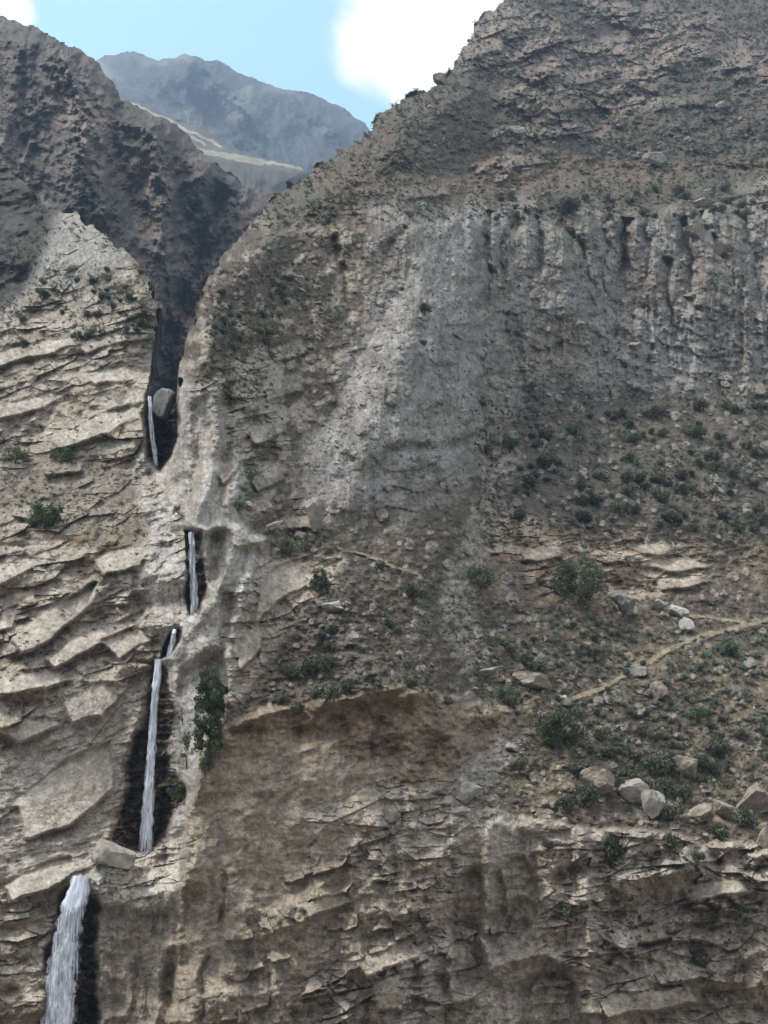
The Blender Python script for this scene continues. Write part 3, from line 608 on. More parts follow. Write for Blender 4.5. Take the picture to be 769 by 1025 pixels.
# ================================================================== FARTHER HILLS
def far_sheet(name, x0, x1, y0, y1, step, sil, ybase, colfun, relfun, mat, jag, jscale, back=.12):
    px, py = np.meshgrid(np.arange(x0, x1, step, dtype=f32), np.arange(y0, y1, step, dtype=f32))
    Yb = ybase(px, py).astype(f32)
    bx, _, bz = [np.asarray(q, f32) for q in unproject(px, py, Yb)]
    km = float(Yb.mean())/FPX; u, v = ((px-W0/2)*km).astype(f32), (-py*km).astype(f32)
    r = relfun(px, py, u, v)
    poly = sil + [(sil[-1][0], y1+50), (sil[0][0], y1+50)]
    jx_ = fbm(px/jscale, py/jscale, 4, 401); jy_ = fbm(px/jscale, py/jscale, 4, 402)
    k = in_poly(px+jag*jx_, py+jag*jy_, poly)
    sd_, _ = line_dist(px, py, sil)
    Yy = Yb - r + np.clip(1-sd_/25, 0, 1)**2*Yb*0.05
    x, _, z = unproject(px, py, Yy)
    p = np.stack([x, Yy, z], -1).astype(f32)
    a = np.clip(colfun(px, py, u, v, r), .01, .6).astype(f32)
    f = k[:-1, :-1] & k[1:, :-1] & k[:-1, 1:] & k[1:, 1:]
    vs, fs, cs = back_skirt(k, p, a, None, back, 20)
    # front and back of the hill in one mesh
    nc = p.shape[1]; ii, jj = np.nonzero(f); q = ii*nc+jj
    F = np.stack([q, q+nc, q+nc+1, q+1], 1); used, inv = np.unique(F, return_inverse=True); F = inv.reshape(F.shape)
    n0 = len(used)
    VV = np.concatenate([p.reshape(-1, 3)[used], vs]); FF = np.concatenate([F, fs+n0]); AA = np.concatenate([a.reshape(-1, 3)[used], cs])
    o = mesh_obj(name, VV, FF, mat, attrs={'albedo': AA, 'wet': np.zeros(len(VV), f32)}); o['kind'] = 'structure'
    return o, p, px, py
def local_slabs(u, v, cw, ch, th, seed):
    a = math.radians(th); uu = u*math.cos(a)+v*math.sin(a); vv = -u*math.sin(a)+v*math.cos(a)
    d1, d2, dx, dy, a1, a2, a3 = voronoi(uu/cw+.3*fbm(u/cw, v/cw, 2, seed), vv/ch+.3*fbm(u/cw, v/cw, 2, seed+1), seed)
    return (a1-.5)*1.2 - dy*(.5+a2) + dx*(a3-.5)*1.2, a1

# left mountain: dark broken rock wall on the far side of the gorge
LS = [(-200, -40), (-60, -8), (-20, 8), (0, 16), (18, 22), (32, 24), (50, 36), (62, 40), (78, 48), (96, 58), (104, 70), (114, 84), (122, 97), (140, 106), (158, 114), (176, 124), (190, 136), (202, 152), (222, 168), (240, 180), (256, 188), (270, 192), (290, 200), (300, 230)]
def yl(px, py):
    return 470 - 0.35*(py-100) + 0.35*np.abs(px-60)*(px > 60) + np.where(px > 150, .25*(px-150), 0)
def rl(px, py, u, v):
    r = ridged(u/38 + .4*fbm(u/50, v/50, 2, 414), v/110, 4, 415)*8 + tri(u/24, v/34, 411)*17 + tri(u/10, v/13, 412)*9 + tri(u/4, v/5, 413)*4.5 + fbm(u/4, v/4, 4, 416)*2.2
    for pts, w, h in (([(60, 60), (85, 110), (80, 170), (95, 210)], 15, 17), ([(118, 110), (120, 160), (150, 230)], 11, -11), ([(150, 130), (165, 190), (160, 250)], 12, 16), ([(200, 165), (205, 220), (190, 300)], 14, 6), ([(172, 150), (182, 200), (178, 260)], 8, -7), ([(20, 60), (35, 130), (20, 200)], 14, -7)):
        d, t = line_dist(px + 7*fbm(px/15, py/15, 4, 431), py, pts); r = r + h*np.exp(-(d/w)**1.6)*(1+.4*fbm(px/7, py/7, 3, 433))
    d, t = line_dist(px + 4*fbm(px/12, py/20, 3, 417), py, [(222, 196), (206, 235), (192, 280), (178, 330), (168, 400)]); r = r - 45*np.exp(-(d/13)**1.4) + np.exp(-(d/26)**2)*(tri(u/9, v/14, 418)*30 + tri(u/4, v/6, 419)*15 + fbm(u/3, v/3, 3, 425)*5)
    return r
def clf(px, py, u, v, r):
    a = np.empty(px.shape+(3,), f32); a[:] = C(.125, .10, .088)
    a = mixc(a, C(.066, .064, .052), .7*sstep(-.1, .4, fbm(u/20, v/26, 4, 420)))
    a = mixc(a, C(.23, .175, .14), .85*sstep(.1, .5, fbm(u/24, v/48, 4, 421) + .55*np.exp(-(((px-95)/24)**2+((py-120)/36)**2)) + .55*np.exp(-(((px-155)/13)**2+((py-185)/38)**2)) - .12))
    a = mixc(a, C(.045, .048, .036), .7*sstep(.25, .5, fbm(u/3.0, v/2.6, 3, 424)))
    return a*np.clip(1+.35*fbm(u/3, v/3, 3, 422), .4, 1.8)[..., None]
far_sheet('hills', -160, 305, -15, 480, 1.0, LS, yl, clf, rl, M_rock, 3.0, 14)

# middle distance: terraced spur
MS = [(90, 70), (112, 92), (130, 100), (152, 108), (176, 120), (196, 126), (216, 136), (236, 148), (252, 155), (272, 160), (290, 164), (304, 168), (307, 178), (300, 190), (312, 240)]
def ym(px, py): return 1150 - 1.2*(py-120) + 0.8*np.abs(px-250)
def rm(px, py, u, v):
    st = np.zeros_like(px)
    for (pts, h) in (([(185, 146), (215, 150), (260, 158), (306, 168)], 26), ([(195, 152), (240, 163), (300, 172)], 14), ([(170, 130), (215, 148)], 14), ([(210, 158), (270, 170)], 10)):
        xs = [p[0] for p in pts]; yy = np.interp(px, xs, [p[1] for p in pts]) + 1.6*noise(px/9, py/9, 430)
        st = st + h*sstep(-2.5, 2.5, py-yy)
    return st + fbm(u/60, v/60, 4, 431)*10 + ridged(u/30, v/120, 3, 432)*5*sstep(165, 172, py)
def cm(px, py, u, v, r):
    a = np.empty(px.shape+(3,), f32); a[:] = C(.095, .085, .075)
    a = mixc(a, C(.065, .07, .05), .6*sstep(0, .5, fbm(u/60, v/50, 4, 440)))
    tp = np.zeros_like(px)
    for pts, w in (([(186, 148), (215, 153), (262, 161), (304, 169)], 2.2), ([(168, 122), (200, 136), (222, 146)], 1.6), ([(200, 151), (225, 156), (262, 164)], 2.6), ([(130, 102), (176, 126), (205, 145)], 1.6), ([(150, 112), (175, 123)], 2)):
        d, _ = line_dist(px+1.5*fbm(px/8, py/8, 2, 441), py+1.2*fbm(px/8, py/8, 2, 442), pts); tp = np.maximum(tp, sstep(w, w*.5, d))
    a = mixc(a, C(.34, .31, .235), tp*.75)
    return a*(1+.2*fbm(u/15, v/15, 3, 443))[..., None]
far_sheet('hills', 85, 316, 55, 260, 0.8, MS, ym, cm, rm, M_far, 1.2, 10)

# far mountain
FS = [(40, 95), (70, 80), (92, 62), (104, 56), (120, 53), (136, 51), (146, 56), (158, 59), (172, 58), (186, 53), (196, 55), (206, 60), (218, 60), (230, 66), (244, 74), (256, 78), (268, 84), (284, 88), (298, 90), (312, 93), (328, 101), (346, 107), (352, 114), (366, 123), (374, 132), (392, 150), (420, 190), (440, 240)]
def yf(px, py): return 2500 - 4.5*(py-60) + 1.2*np.abs(px-190)
def rf(px, py, u, v):
    r = ridged(u/420 + .5*v/420, v/900 - .2*u/420, 5, 450, .55)*150 + tri(u/160, v/160, 452)*110 + tri(u/60, v/60, 453)*60 + fbm(u/40, v/40, 4, 451)*22
    for pts, w, h in (([(190, 56), (230, 90), (262, 130), (300, 175)], 14, 90), ([(140, 55), (150, 90), (180, 140)], 12, 60), ([(165, 60), (200, 110), (240, 150)], 12, -70), ([(300, 92), (315, 130), (330, 165)], 12, 50), ([(270, 88), (290, 120), (310, 150)], 10, -50)):
        d, t = line_dist(px, py, pts); r = r + h*np.exp(-(d/w)**1.5)
    return r
def cf(px, py, u, v, r):
    a = np.empty(px.shape+(3,), f32); a[:] = C(.05, .043, .043)
    a = mixc(a, C(.042, .05, .034), .75*sstep(-.1, .4, fbm(u/260, v/200, 4, 460)))
    a = mixc(a, C(.14, .13, .10), .8*sstep(.1, .5, fbm(u/200, v/120, 4, 461) + .5*np.exp(-(((px-270)/40)**2+((py-90)/10)**2)) - .1))  # random pale patches; right-hand top also painted paler as if sunlit
    return a*np.clip(1+.35*fbm(u/30, v/25, 4, 462), .4, 1.8)[..., None]
far_sheet('hills', 30, 445, 40, 260, 0.8, FS, yf, cf, rf, M_far, 1.4, 12)
print('far', time.time()-T0)

# valley floor, sloping up to where the photographer stands
gx = np.unique(np.concatenate([np.linspace(-7000, 7000, 41), np.linspace(-300, 300, 61)])); gy_ = np.unique(np.concatenate([np.linspace(-5000, 7000, 41), np.linspace(-200, 200, 61)]))
GX, GY = np.meshgrid(gx.astype(f32), gy_.astype(f32))
GZ = np.interp(GY, [-5000, -800, -60, -3, 4, 40, 90, 7000], [900, 330, 6, -1.7, -1.8, -26, -46, -46]).astype(f32) + fbm(GX/30, GY/30, 3, 470)*1.0*(np.abs(GY) > 8)
GP = np.stack([GX, GY, GZ], -1)
nr_, nc_ = GX.shape; ii, jj = np.meshgrid(np.arange(nr_-1), np.arange(nc_-1), indexing='ij'); a_ = (ii*nc_+jj).ravel()
g = mesh_obj('ground', GP.reshape(-1, 3), np.stack([a_, a_+1, a_+nc_+1, a_+nc_], 1), noise_mat('valley_ground', (.10, .09, .065), (.22, .19, .15), .15), smooth=True); g['kind'] = 'structure'

# ================================================================== BUILDERS FOR THINGS
from mathutils import Vector
import bmesh
def ico(sub):
    bm = bmesh.new(); bmesh.ops.create_icosphere(bm, subdivisions=sub, radius=1.0)
    v = np.array([x.co[:] for x in bm.verts], f32); f = np.array([[q.index for q in p.verts] for p in bm.faces], np.int32); bm.free()
    return v, f
ICO1 = ico(1); ICO2 = ico(2); ICO3 = ico(4)
def rock_shape(seed, base, ncut=9, rough=.06):
    r = np.random.default_rng(seed); v, f = base[0].copy(), base[1]
    for k in range(ncut):                                   # flat broken faces
        n = r.normal(size=3); n /= np.linalg.norm(n); d = r.uniform(.38, .72)
        s = v@n; v = v - np.outer(np.maximum(0, s-d)*.96, n)
    for o_, am in ((2.2, rough), (5.0, rough*.5), (11.0, rough*.35)):
        v = v*(1+am*(fbm(v[:, 0]*o_+seed, v[:, 1]*o_+v[:, 2]*1.7, 2, seed % 50)))[:, None]
    return v.astype(f32), f
M_boulder = noise_mat('pale_boulder', (.25, .225, .19), (.42, .39, .345), .9, bump=.8)
M_tanb = noise_mat('tan_boulder', (.20, .165, .13), (.36, .315, .26), .9, bump=.8)
M_greyb = noise_mat('grey_boulder', (.20, .19, .18), (.30, .285, .265), .9, bump=.5)

BOULD_MESH = {}
def boulder(px, py, w, h, label, mat=None, seed=1, group=None, tilt=0.0, dpx=0, lift=.30, cat='boulder', ncut=13, rough=.10, Y=None, depth=None):
    """w, h: size as it shows, in px"""
    p = terrain_point(px+dpx, py+h*.35); Y = float(p[1]) if Y is None else Y
    s = Y/FPX
    q = unproject(px, py, Y - 0.12*w*s)
    v, f = rock_shape(seed, ICO3, ncut, rough)
    ext = (v.max(0)-v.min(0)); v = (v-(v.max(0)+v.min(0))/2)/ext
    o = mesh_obj('boulder', v, f, mat or M_boulder)
    o.location = q; o.rotation_euler = (0, tilt, 0)
    o.scale = (w*s, (depth or .9*math.sqrt(w*h))*s, h*s*1.05)
    o.data.polygons.foreach_set('use_smooth', np.zeros(len(o.data.polygons), bool))
    return tag(o, label, cat, group)
def apply_scale(o):
    me = o.data; n = len(me.vertices); c = np.empty(n*3, f32); me.vertices.foreach_get('co', c)
    me.vertices.foreach_set('co', (c.reshape(-1, 3)*np.array(o.scale[:], f32)).ravel().astype(f32)); o.scale = (1, 1, 1); me.update()

BOULDERS = [
 (113, 856, 42, 25, 'big pale flat-topped boulder resting beside the plunge pool at the foot of the tall waterfall', 'P', 3),
 (164, 404, 25, 31, 'rounded chockstone wedged at the top of the dark slot of the highest waterfall', 'G', 5),
 (316, 515, 22, 34, 'tall pale upright block standing on the saddle right of the polished bowl', 'P', 8),
 (334, 607, 24, 12, 'flat pale slab lying right below the round green bush on the spur', 'P', 9),
 (625, 604, 26, 18, 'pale grey pointed boulder lying right of the largest tree under the ledge', 'G', 12),
 (661, 606, 18, 13, 'pale boulder just left of the two white ones above the path', 'P', 13),
 (680, 612, 19, 14, 'white rounded boulder, upper of the two white ones above the path', 'W', 14),
 (687, 625, 16, 15, 'white angular boulder, lower of the two white ones above the path', 'W', 15),
 (660, 692, 18, 19, 'round tan boulder standing alone just below the diagonal path', 'T', 16),
 (565, 701, 12, 10, 'small white block at the lower left end of the path', 'W', 17),
 (637, 672, 26, 11, 'low grey boulder half buried above the middle of the path', 'G', 18),
 (468, 794, 30, 22, 'large pale block at the foot of the gravel chute on the cliff edge', 'P', 20),
 (447, 802, 14, 9, 'small pale stone just left of the large block on the cliff edge', 'P', 21),
 (460, 812, 22, 8, 'thin flat stone under the large block on the cliff edge', 'P', 22),
 (412, 827, 12, 9, 'small rounded stone, right of three perched in the notch of the cliff edge', 'P', 23),
 (394, 829, 17, 11, 'rounded stone, lowest of three perched in the notch of the cliff edge', 'P', 24),
 (391, 814, 18, 16, 'tan block, highest of three perched in the notch of the cliff edge', 'T', 25),
 (598, 781, 34, 26, 'tan and white tilted block, leftmost of the row of blocks above the right cliff', 'T', 26),
 (633, 791, 32, 22, 'pale block second from the left in the row above the right cliff', 'P', 27),
 (653, 805, 22, 26, 'upright leaning pale block third in the row above the right cliff', 'P', 28),
 (686, 767, 24, 20, 'tan upright block set higher than the rest of the row above the right cliff', 'T', 29),
 (728, 811, 24, 18, 'brown angular block left of the largest block at the right edge', 'T', 30),
 (757, 801, 34, 32, 'largest brown pointed block at the right edge above the cliff', 'T', 31),
 (702, 814, 26, 16, 'low brown block between bushes in the middle of the row above the cliff', 'T', 32),
 (765, 838, 16, 22, 'brown block at the right edge just above the cliff rim', 'T', 33),
 (655, 160, 28, 20, 'large pale flat-faced boulder high on the upper mountain slope', 'P', 34),
 (705, 203, 32, 10, 'long low pale boulder at the top rim of the grey bank', 'P', 35),
 (743, 389, 11, 11, 'pale round stone, left of a pair on the dark slope at the right edge', 'P', 36),
 (761, 391, 13, 14, 'tan round stone, right of a pair on the dark slope at the right edge', 'T', 37),
 (533, 681, 40, 15, 'long reddish sloping slab lying above the big bush at the path end', 'T', 38),
 (487, 673, 36, 8, 'long thin pale slab at the foot of the pale rubble streak', 'P', 39),
 (725, 247, 22, 18, 'tan boulder stuck in the upper right of the grey bank', 'T', 40),
 (695, 232, 24, 20, 'tan block stuck at the top of a rib of the grey bank', 'T', 41),
 (578, 327, 18, 12, 'brown boulder stuck halfway up the grey bank between gullies', 'T', 42),
 (636, 346, 15, 9, 'pale lens-shaped boulder at the foot of the deepest gully', 'P', 43),
 (692, 296, 20, 8, 'flat brown boulder jutting from a rib of the grey bank', 'T', 44),
 (553, 283, 14, 9, 'flat brown boulder jutting near the middle gully of the grey bank', 'T', 45),
 (492, 340, 14, 8, 'pale flat boulder right of the great buttress at its gully', 'P', 46),
 (440, 80, 16, 13, 'pale boulder close to the skyline of the upper right mountain', 'T', 47),
 (517, 132, 20, 14, 'pale boulder under the dark outcrop halfway up the mountain', 'P', 48),
 (410, 213, 12, 8, 'pale boulder on the brown terrace above the great buttress', 'P', 49),
 (724, 105, 18, 10, 'pale reddish boulder on the upper slope near the right edge', 'T', 50),
 (70, 268, 26, 8, 'white flat slab lying at the foot of the grey mound', 'P', 51),
 (272, 527, 24, 10, 'pale flat block lying on the saddle left of the upright block', 'P', 53),
 (247, 506, 14, 10, 'pale block on the slope above the polished bowl', 'P', 54),
 (345, 452, 10, 7, 'pale stone low on the left of the great buttress', 'P', 55),
]
M_white = noise_mat('white_boulder', (.40, .38, .35), (.54, .52, .49), .9, bump=.4)
BM_ = {'P': M_boulder, 'G': M_greyb, 'T': M_tanb, 'W': M_white}
for (x, y, w, h, lb, m, sd_) in BOULDERS:
    kw = {}
    if sd_ == 5: kw = dict(Y=float(terrain_point(144, 430)[1])+6.0, depth=30, ncut=3, rough=.05)
    if sd_ == 3: kw = dict(ncut=6, rough=.05)
    if sd_ == 8: kw = dict(ncut=14)
    o = boulder(x, y, w, h, lb, BM_[m], sd_, None, random.uniform(-.2, .2) if sd_ not in (3, 5) else 0, **kw); apply_scale(o)

# ---- smaller countable stones: copies of a few shapes
PROTO_ROCK = [mesh_obj('boulder', *(lambda vf: (vf[0]*np.array([1, .9, .75], f32), vf[1]))(rock_shape(60+k, ICO2, 8, .05)), [M_boulder, M_tanb, M_greyb][k % 3]) for k in range(6)]
first_used = [False]*6
def zval(Zm, px, py): return float(Zm[min(max(int((py+50)/STEP), 0), NR-1), min(max(int((px+OX)/STEP), 0), NC-1)])
def scatter(poly, n, mind, rng, clump=False):
    xs = [p[0] for p in poly]; ys = [p[1] for p in poly]; out = []
    tries = 0
    while len(out) < n and tries < n*60:
        tries += 1
        x, y = rng.uniform(min(xs), max(xs)), rng.uniform(min(ys), max(ys))
        if not bool(in_poly(np.array([x]), np.array([y]), poly)[0]): continue
        if clump and float(fbm(np.array([x/28.]), np.array([y/20.]), 2, 530)[0]) < .02: continue
        if any((x-a)**2+(y-b)**2 < mind*mind for a, b in out): continue
        out.append((x, y))
    return out
rr = random.Random(5)
STONES = [
 ([(490, 225), (769, 225), (769, 385), (560, 380), (510, 390)], 46, 14, (4, 9), 'stone stuck in the grey gullied bank', 'stones in the grey gullied bank'),
 ([(375, 240), (470, 230), (485, 430), (310, 490)], 16, 18, (4, 7), 'stone stuck in the grey face of the great buttress', 'stones in the great buttress'),
 ([(400, 100), (769, 20), (769, 200), (330, 200)], 34, 18, (5, 11), 'loose rock on the scrubby upper mountain slope', 'rocks on the upper slope'),
 ([(470, 600), (769, 640), (769, 760), (540, 760), (500, 690)], 26, 14, (4, 9), 'stone lying among the plants on the slope near the path', 'stones on the slope by the path'),
 ([(540, 400), (769, 405), (769, 530), (510, 520)], 22, 16, (4, 8), 'stone lying on the dark shrubby slope', 'stones on the dark slope'),
 ([(330, 600), (440, 590), (490, 690), (300, 690)], 14, 16, (4, 8), 'stone lying on the spur above the brown brow', 'stones on the spur'),
 ([(520, 785), (769, 820), (769, 845), (500, 815)], 14, 12, (6, 12), 'stone lying along the rim of the right cliff', 'stones along the cliff rim'),
 ([(230, 270), (320, 240), (320, 380), (250, 470), (215, 400)], 20, 16, (4, 10), 'rock lying on the slope right of the gorge', 'rocks on the slope right of the gorge'),
 ([(370, 780), (420, 800), (470, 800), (500, 780), (510, 815), (390, 835)], 12, 9, (5, 9), 'stone lying on the gravelly cliff edge', 'stones on the gravelly cliff edge'),
]
for poly, n, md, (s0, s1), lb, gp in STONES:
    for (x, y) in scatter(poly, n, md, rr):
        k = rr.randrange(6); src = PROTO_ROCK[k]
        if first_used[k]: o = src.copy(); COL.objects.link(o)
        else: o = src; first_used[k] = True
        w = rr.uniform(s0, s1)*rr.choice((.8, 1, 1.15)); p = terrain_point(x, y); s = float(p[1])/FPX*w*.5
        o.location = (p[0], p[1]-.2*s, p[2]); o.scale = (s, s*.9, s*rr.uniform(.6, 1.0)); o.rotation_euler = (rr.uniform(-.3, .3), rr.uniform(-.3, .3), rr.uniform(0, 6.28))
        tag(o, lb, 'stone', gp)

# ---- gravel and rubble: one uncountable mass
def normal_at(px, py):
    a = terrain_point(px-3, py); b = terrain_point(px+3, py); c = terrain_point(px, py-3); d = terrain_point(px, py+3)
    n = np.cross(b-a, c-d); return n/ (np.linalg.norm(n)+1e-9)
RUB = [
 ([(480, 218), (810, 215), (810, 395), (520, 400)], 2200, (1.4, 4.6)), ([(372, 225), (490, 220), (490, 500), (300, 515), (340, 380)], 1400, (1.3, 4.0)),
 ([(300, 150), (520, -40), (810, -40), (810, 215), (260, 225)], 1700, (2, 8)), ([(470, 560), (810, 600), (810, 840), (560, 820), (430, 690)], 1000, (1.3, 4)),
 ([(500, 400), (810, 400), (810, 560), (480, 560)], 700, (1.3, 4)), ([(300, 560), (440, 560), (500, 700), (290, 705)], 600, (1.2, 3.6)),
 ([(450, 560), (510, 450), (520, 460), (480, 600), (500, 680), (470, 680), (440, 600)], 350, (1.3, 4)), ([(220, 260), (370, 230), (330, 400), (300, 540), (240, 520), (200, 400)], 700, (1.3, 4.5)),
 ([(0, 440), (150, 460), (160, 540), (0, 520)], 260, (1.5, 4.5)), ([(0, 250), (60, 220), (140, 270), (140, 340), (0, 350)], 260, (1.3, 4)),
 ([(370, 770), (430, 800), (500, 745), (540, 740), (520, 820), (390, 835)], 320, (1.5, 5)), ([(340, 960), (440, 940), (450, 1030), (260, 1030)], 160, (2, 7)), ([(590, 880), (769, 930), (769, 1030), (600, 1020)], 150, (2, 6)),
]
rv, rf_, rc = [], [], []; nb = 0
shapes = [rock_shape(90+k, ICO1, 4, .08)[0]*np.array([1, .9, .75], f32) for k in range(8)]
g2 = np.random.default_rng(77)
for poly, n, (s0, s1) in RUB:
    xs = np.array([p[0] for p in poly]); ys = np.array([p[1] for p in poly])
    x = g2.uniform(xs.min(), xs.max(), n*4); y = g2.uniform(ys.min(), ys.max(), n*4)
    ok = in_poly(x, y, poly); x, y = x[ok][:n], y[ok][:n]
    for a, b in zip(x, y):
        i, j_ = int((b+50)/STEP), int((a+OX)/STEP)
        if not (0 <= i < NR and 0 <= j_ < NC and keep[i, j_]) or pd[i, j_] < 1.2 or WETS[i, j_] > .2: continue
        p = P[i, j_]; w = s0+(s1-s0)*g2.random()**2.2; s = p[1]/FPX*w*.5
        an = g2.uniform(0, 6.28); ca, sa = math.cos(an), math.sin(an)
        q = shapes[g2.integers(8)]*s*np.array([g2.uniform(.8, 1.3), 1, g2.uniform(.7, 1.1)]); q = np.stack([q[:, 0]*ca-q[:, 1]*sa, q[:, 0]*sa+q[:, 1]*ca, q[:, 2]], 1)
        rv.append((q+p).astype(f32)); rf_.append(ICO1[1]+nb); nb += len(q)
        t = g2.random(); c = (C(.36, .335, .30) if t < .2 else C(.23, .19, .155) if t < .65 else C(.24, .225, .21))*g2.uniform(.6, 1.25)
        rc.append(np.repeat(c[None], len(q), 0))
rv = np.concatenate(rv); rc = np.concatenate(rc).astype(f32)
tag(mesh_obj('rubble', rv, np.concatenate(rf_), M_rock, attrs={'albedo': rc, 'wet': np.zeros(len(rv), f32)}), 'loose grey and tan rubble strewn over the slopes and banks', 'rubble', kind='stuff')
print('stones', time.time()-T0)

# ---- plants
def leaf_mat(name, c1, c2, scale=1.2):
    m, nt, b = new_mat(name); N, L = nt.nodes, nt.links
    at = N.new('ShaderNodeAttribute'); at.attribute_name = 'tone'
    oi = N.new('ShaderNodeObjectInfo')
    cr = N.new('ShaderNodeValToRGB'); cr.color_ramp.elements[0].color = (*c1, 1); cr.color_ramp.elements[1].color = (*c2, 1)
    L.new(at.outputs['Fac'], cr.inputs[0])
    hs = N.new('ShaderNodeHueSaturation'); mr = N.new('ShaderNodeMapRange'); mr.inputs[3].default_value = .75; mr.inputs[4].default_value = 1.25
    L.new(oi.outputs['Random'], mr.inputs[0]); L.new(mr.outputs[0], hs.inputs['Value']); L.new(cr.outputs[0], hs.inputs['Color'])
    L.new(hs.outputs[0], b.inputs['Base Color']); b.inputs['Roughness'].default_value = .75; b.inputs['Specular IOR Level'].default_value = .2
    tr = N.new('ShaderNodeBsdfTranslucent'); L.new(hs.outputs[0], tr.inputs['Color'])
    mx = N.new('ShaderNodeMixShader'); mx.inputs[0].default_value = .25
    L.new(b.outputs[0], mx.inputs[1]); L.new(tr.outputs[0], mx.inputs[2]); L.new(mx.outputs[0], N['Material Output'].inputs['Surface'])
    return m
M_scrub = leaf_mat('scrub_leaf', (.065, .072, .048), (.205, .212, .15))
M_green = leaf_mat('green_leaf', (.055, .085, .04), (.17, .225, .11))
M_tree = leaf_mat('tree_leaf', (.09, .115, .07), (.225, .26, .165))
M_deep = leaf_mat('deep_leaf', (.035, .055, .028), (.11, .15, .07))
M_agave = leaf_mat('agave_leaf', (.15, .19, .155), (.29, .34, .28))
M_stem = noise_mat('stem_bark', (.06, .05, .04), (.14, .115, .09), 3)
def leaves(rng, centres, radii, n, size, flat=.8, zs=1.0):
    """n leaf faces spread in clumps (centres, radii)"""
    k = rng.integers(len(centres), size=n)
    d = rng.normal(size=(n, 3)); d /= np.linalg.norm(d, axis=1)[:, None]
    r = rng.random(n)**.4
    p = centres[k] + d*(radii[k]*r)[:, None]*np.array([1, 1, flat])
    nrm = d + rng.normal(size=(n, 3))*.7; nrm /= np.linalg.norm(nrm, axis=1)[:, None]
    t = np.cross(nrm, rng.normal(size=(n, 3))); t /= np.linalg.norm(t, axis=1)[:, None]; b = np.cross(nrm, t)
    s = size*rng.uniform(.6, 1.4, n)[:, None]
    t = t*np.array([1, 1, 1/zs]); b = b*np.array([1, 1, 1/zs])
    V_ = np.stack([p-t*s, p+b*s*.5, p+t*s, p-b*s*.5], 1).reshape(-1, 3)
    F_ = np.arange(4*n).reshape(-1, 4)
    tone = np.clip(.45 + .33*rng.normal(size=len(centres))[k] + .22*rng.normal(size=n), 0, 1)
    return V_.astype(f32), F_, np.repeat(tone, 4).astype(f32)
def limb_mesh(segs):
    """tapered six-sided limbs: (p0, p1, r0, r1)"""
    vs, fs = [], []
    for p0, p1, r0, r1 in segs:
        p0, p1 = np.array(p0, float), np.array(p1, float); d = p1-p0; d /= np.linalg.norm(d)+1e-9
        a = np.cross(d, [.3, .9, .2]); a /= np.linalg.norm(a); b = np.cross(d, a); k = len(vs)
        for p, r in ((p0, r0), (p1, r1)):
            for q in range(6): vs.append(p + r*(a*math.cos(q*math.pi/3)+b*math.sin(q*math.pi/3)))
        for q in range(6): fs.append((k+q, k+(q+1) % 6, k+6+(q+1) % 6, k+6+q))
    return np.array(vs, f32), np.array(fs, np.int32)
def empty(name, loc):
    o = bpy.data.objects.new(name, None); COL.objects.link(o); o.location = loc; o.empty_display_size = .5; return o
def bush_parts(root, seed, mat, n=700, nclump=11, size=.095, stemname='stem', leafname='foliage', zc=.22, flat=.8, tall=1.0):
    """unit bush about 2 wide and 1.4 high, base at the root"""
    r = np.random.default_rng(seed)
    th = r.uniform(0, 6.28, nclump); rad = np.sqrt(r.random(nclump))*.62
    c = np.stack([rad*np.cos(th), rad*np.sin(th), (zc + .5*r.random(nclump)*(1-rad*.6))*tall], 1); rr_ = r.uniform(.28, .46, nclump)
    v, f, t = leaves(r, c, rr_, n, size, flat)
    fo = mesh_obj(leafname, v, f, mat, root, {'tone': t})
    segs = [((0, 0, -.2), (0, 0, .15*tall), .07, .06)] + [((0, 0, .12*tall), tuple(q*.85), .05, .015) for q in c[:6]]
    v, f = limb_mesh(segs); mesh_obj(stemname, v, f, M_stem, root, smooth=True)
    return root
def copy_tree(o, parent=None):
    c = o.copy(); COL.objects.link(c)
    if parent: c.parent = parent
    for ch in o.children: copy_tree(ch, c)
    return c
def place(o, px, py, w, h=None, sink=.1, yaw=0):
    """base of the plant at pixel row py, w px wide"""
    p = terrain_point(px, py); s = float(p[1])/FPX
    o.location = (float(p[0]), float(p[1])-.15*w*s*.5, float(p[2])-sink*s); o.scale = (w*s*.5, w*s*.5, (h or w*.7)*s/1.15); o.rotation_euler = (0, 0, yaw)
    return o
# trees and large shrubs one can tell apart
def tree(px, py, w, h, label, mat, seed, n=1500, name='tree', cat='tree', ncl=30, yaw=0, zmin=.12, trunk='trunk', crown='crown'):
    root = empty(name, (0, 0, 0)); r = np.random.default_rng(seed)
    th = r.uniform(0, 6.28, ncl); rad = np.sqrt(r.random(ncl))*.78
    c = np.stack([rad*np.cos(th), rad*np.sin(th), zmin+.92*r.random(ncl)*(1-.5*rad**2)], 1); rr_ = r.uniform(.16, .30, ncl)
    v, f, t = leaves(r, c, rr_, int(n*2.0), .058*(40/w)**.35, .85/max(.6, h/w*1.2), max(.6, h/w*1.74))
    mesh_obj(crown, v, f, mat, root, {'tone': t})
    segs = [((0, 0, -.25), (.03, 0, .22), .06, .05)] + [((.03, 0, .18), tuple(q*.9), .032, .008) for q in c[:12]]
    v, f = limb_mesh(segs); mesh_obj(trunk, v, f, M_stem, root, smooth=True)
    place(root, px, py, w, h, .1, yaw)
    return tag(root, label, cat)
tree(581, 600, 60, 46, 'broad grey-green tree growing in front of the brown ledge above the path', M_tree, 1, 2600)
tree(561, 746, 54, 42, 'wide feathery bush at the lower left end of the path', M_tree, 2, 2200, 'bush', 'bush', trunk='stem', crown='foliage')
tree(482, 588, 36, 24, 'sparse pale green bush at the pale rubble streak left of the brown crag', M_tree, 3, 900, 'bush', 'bush', trunk='stem', crown='foliage')
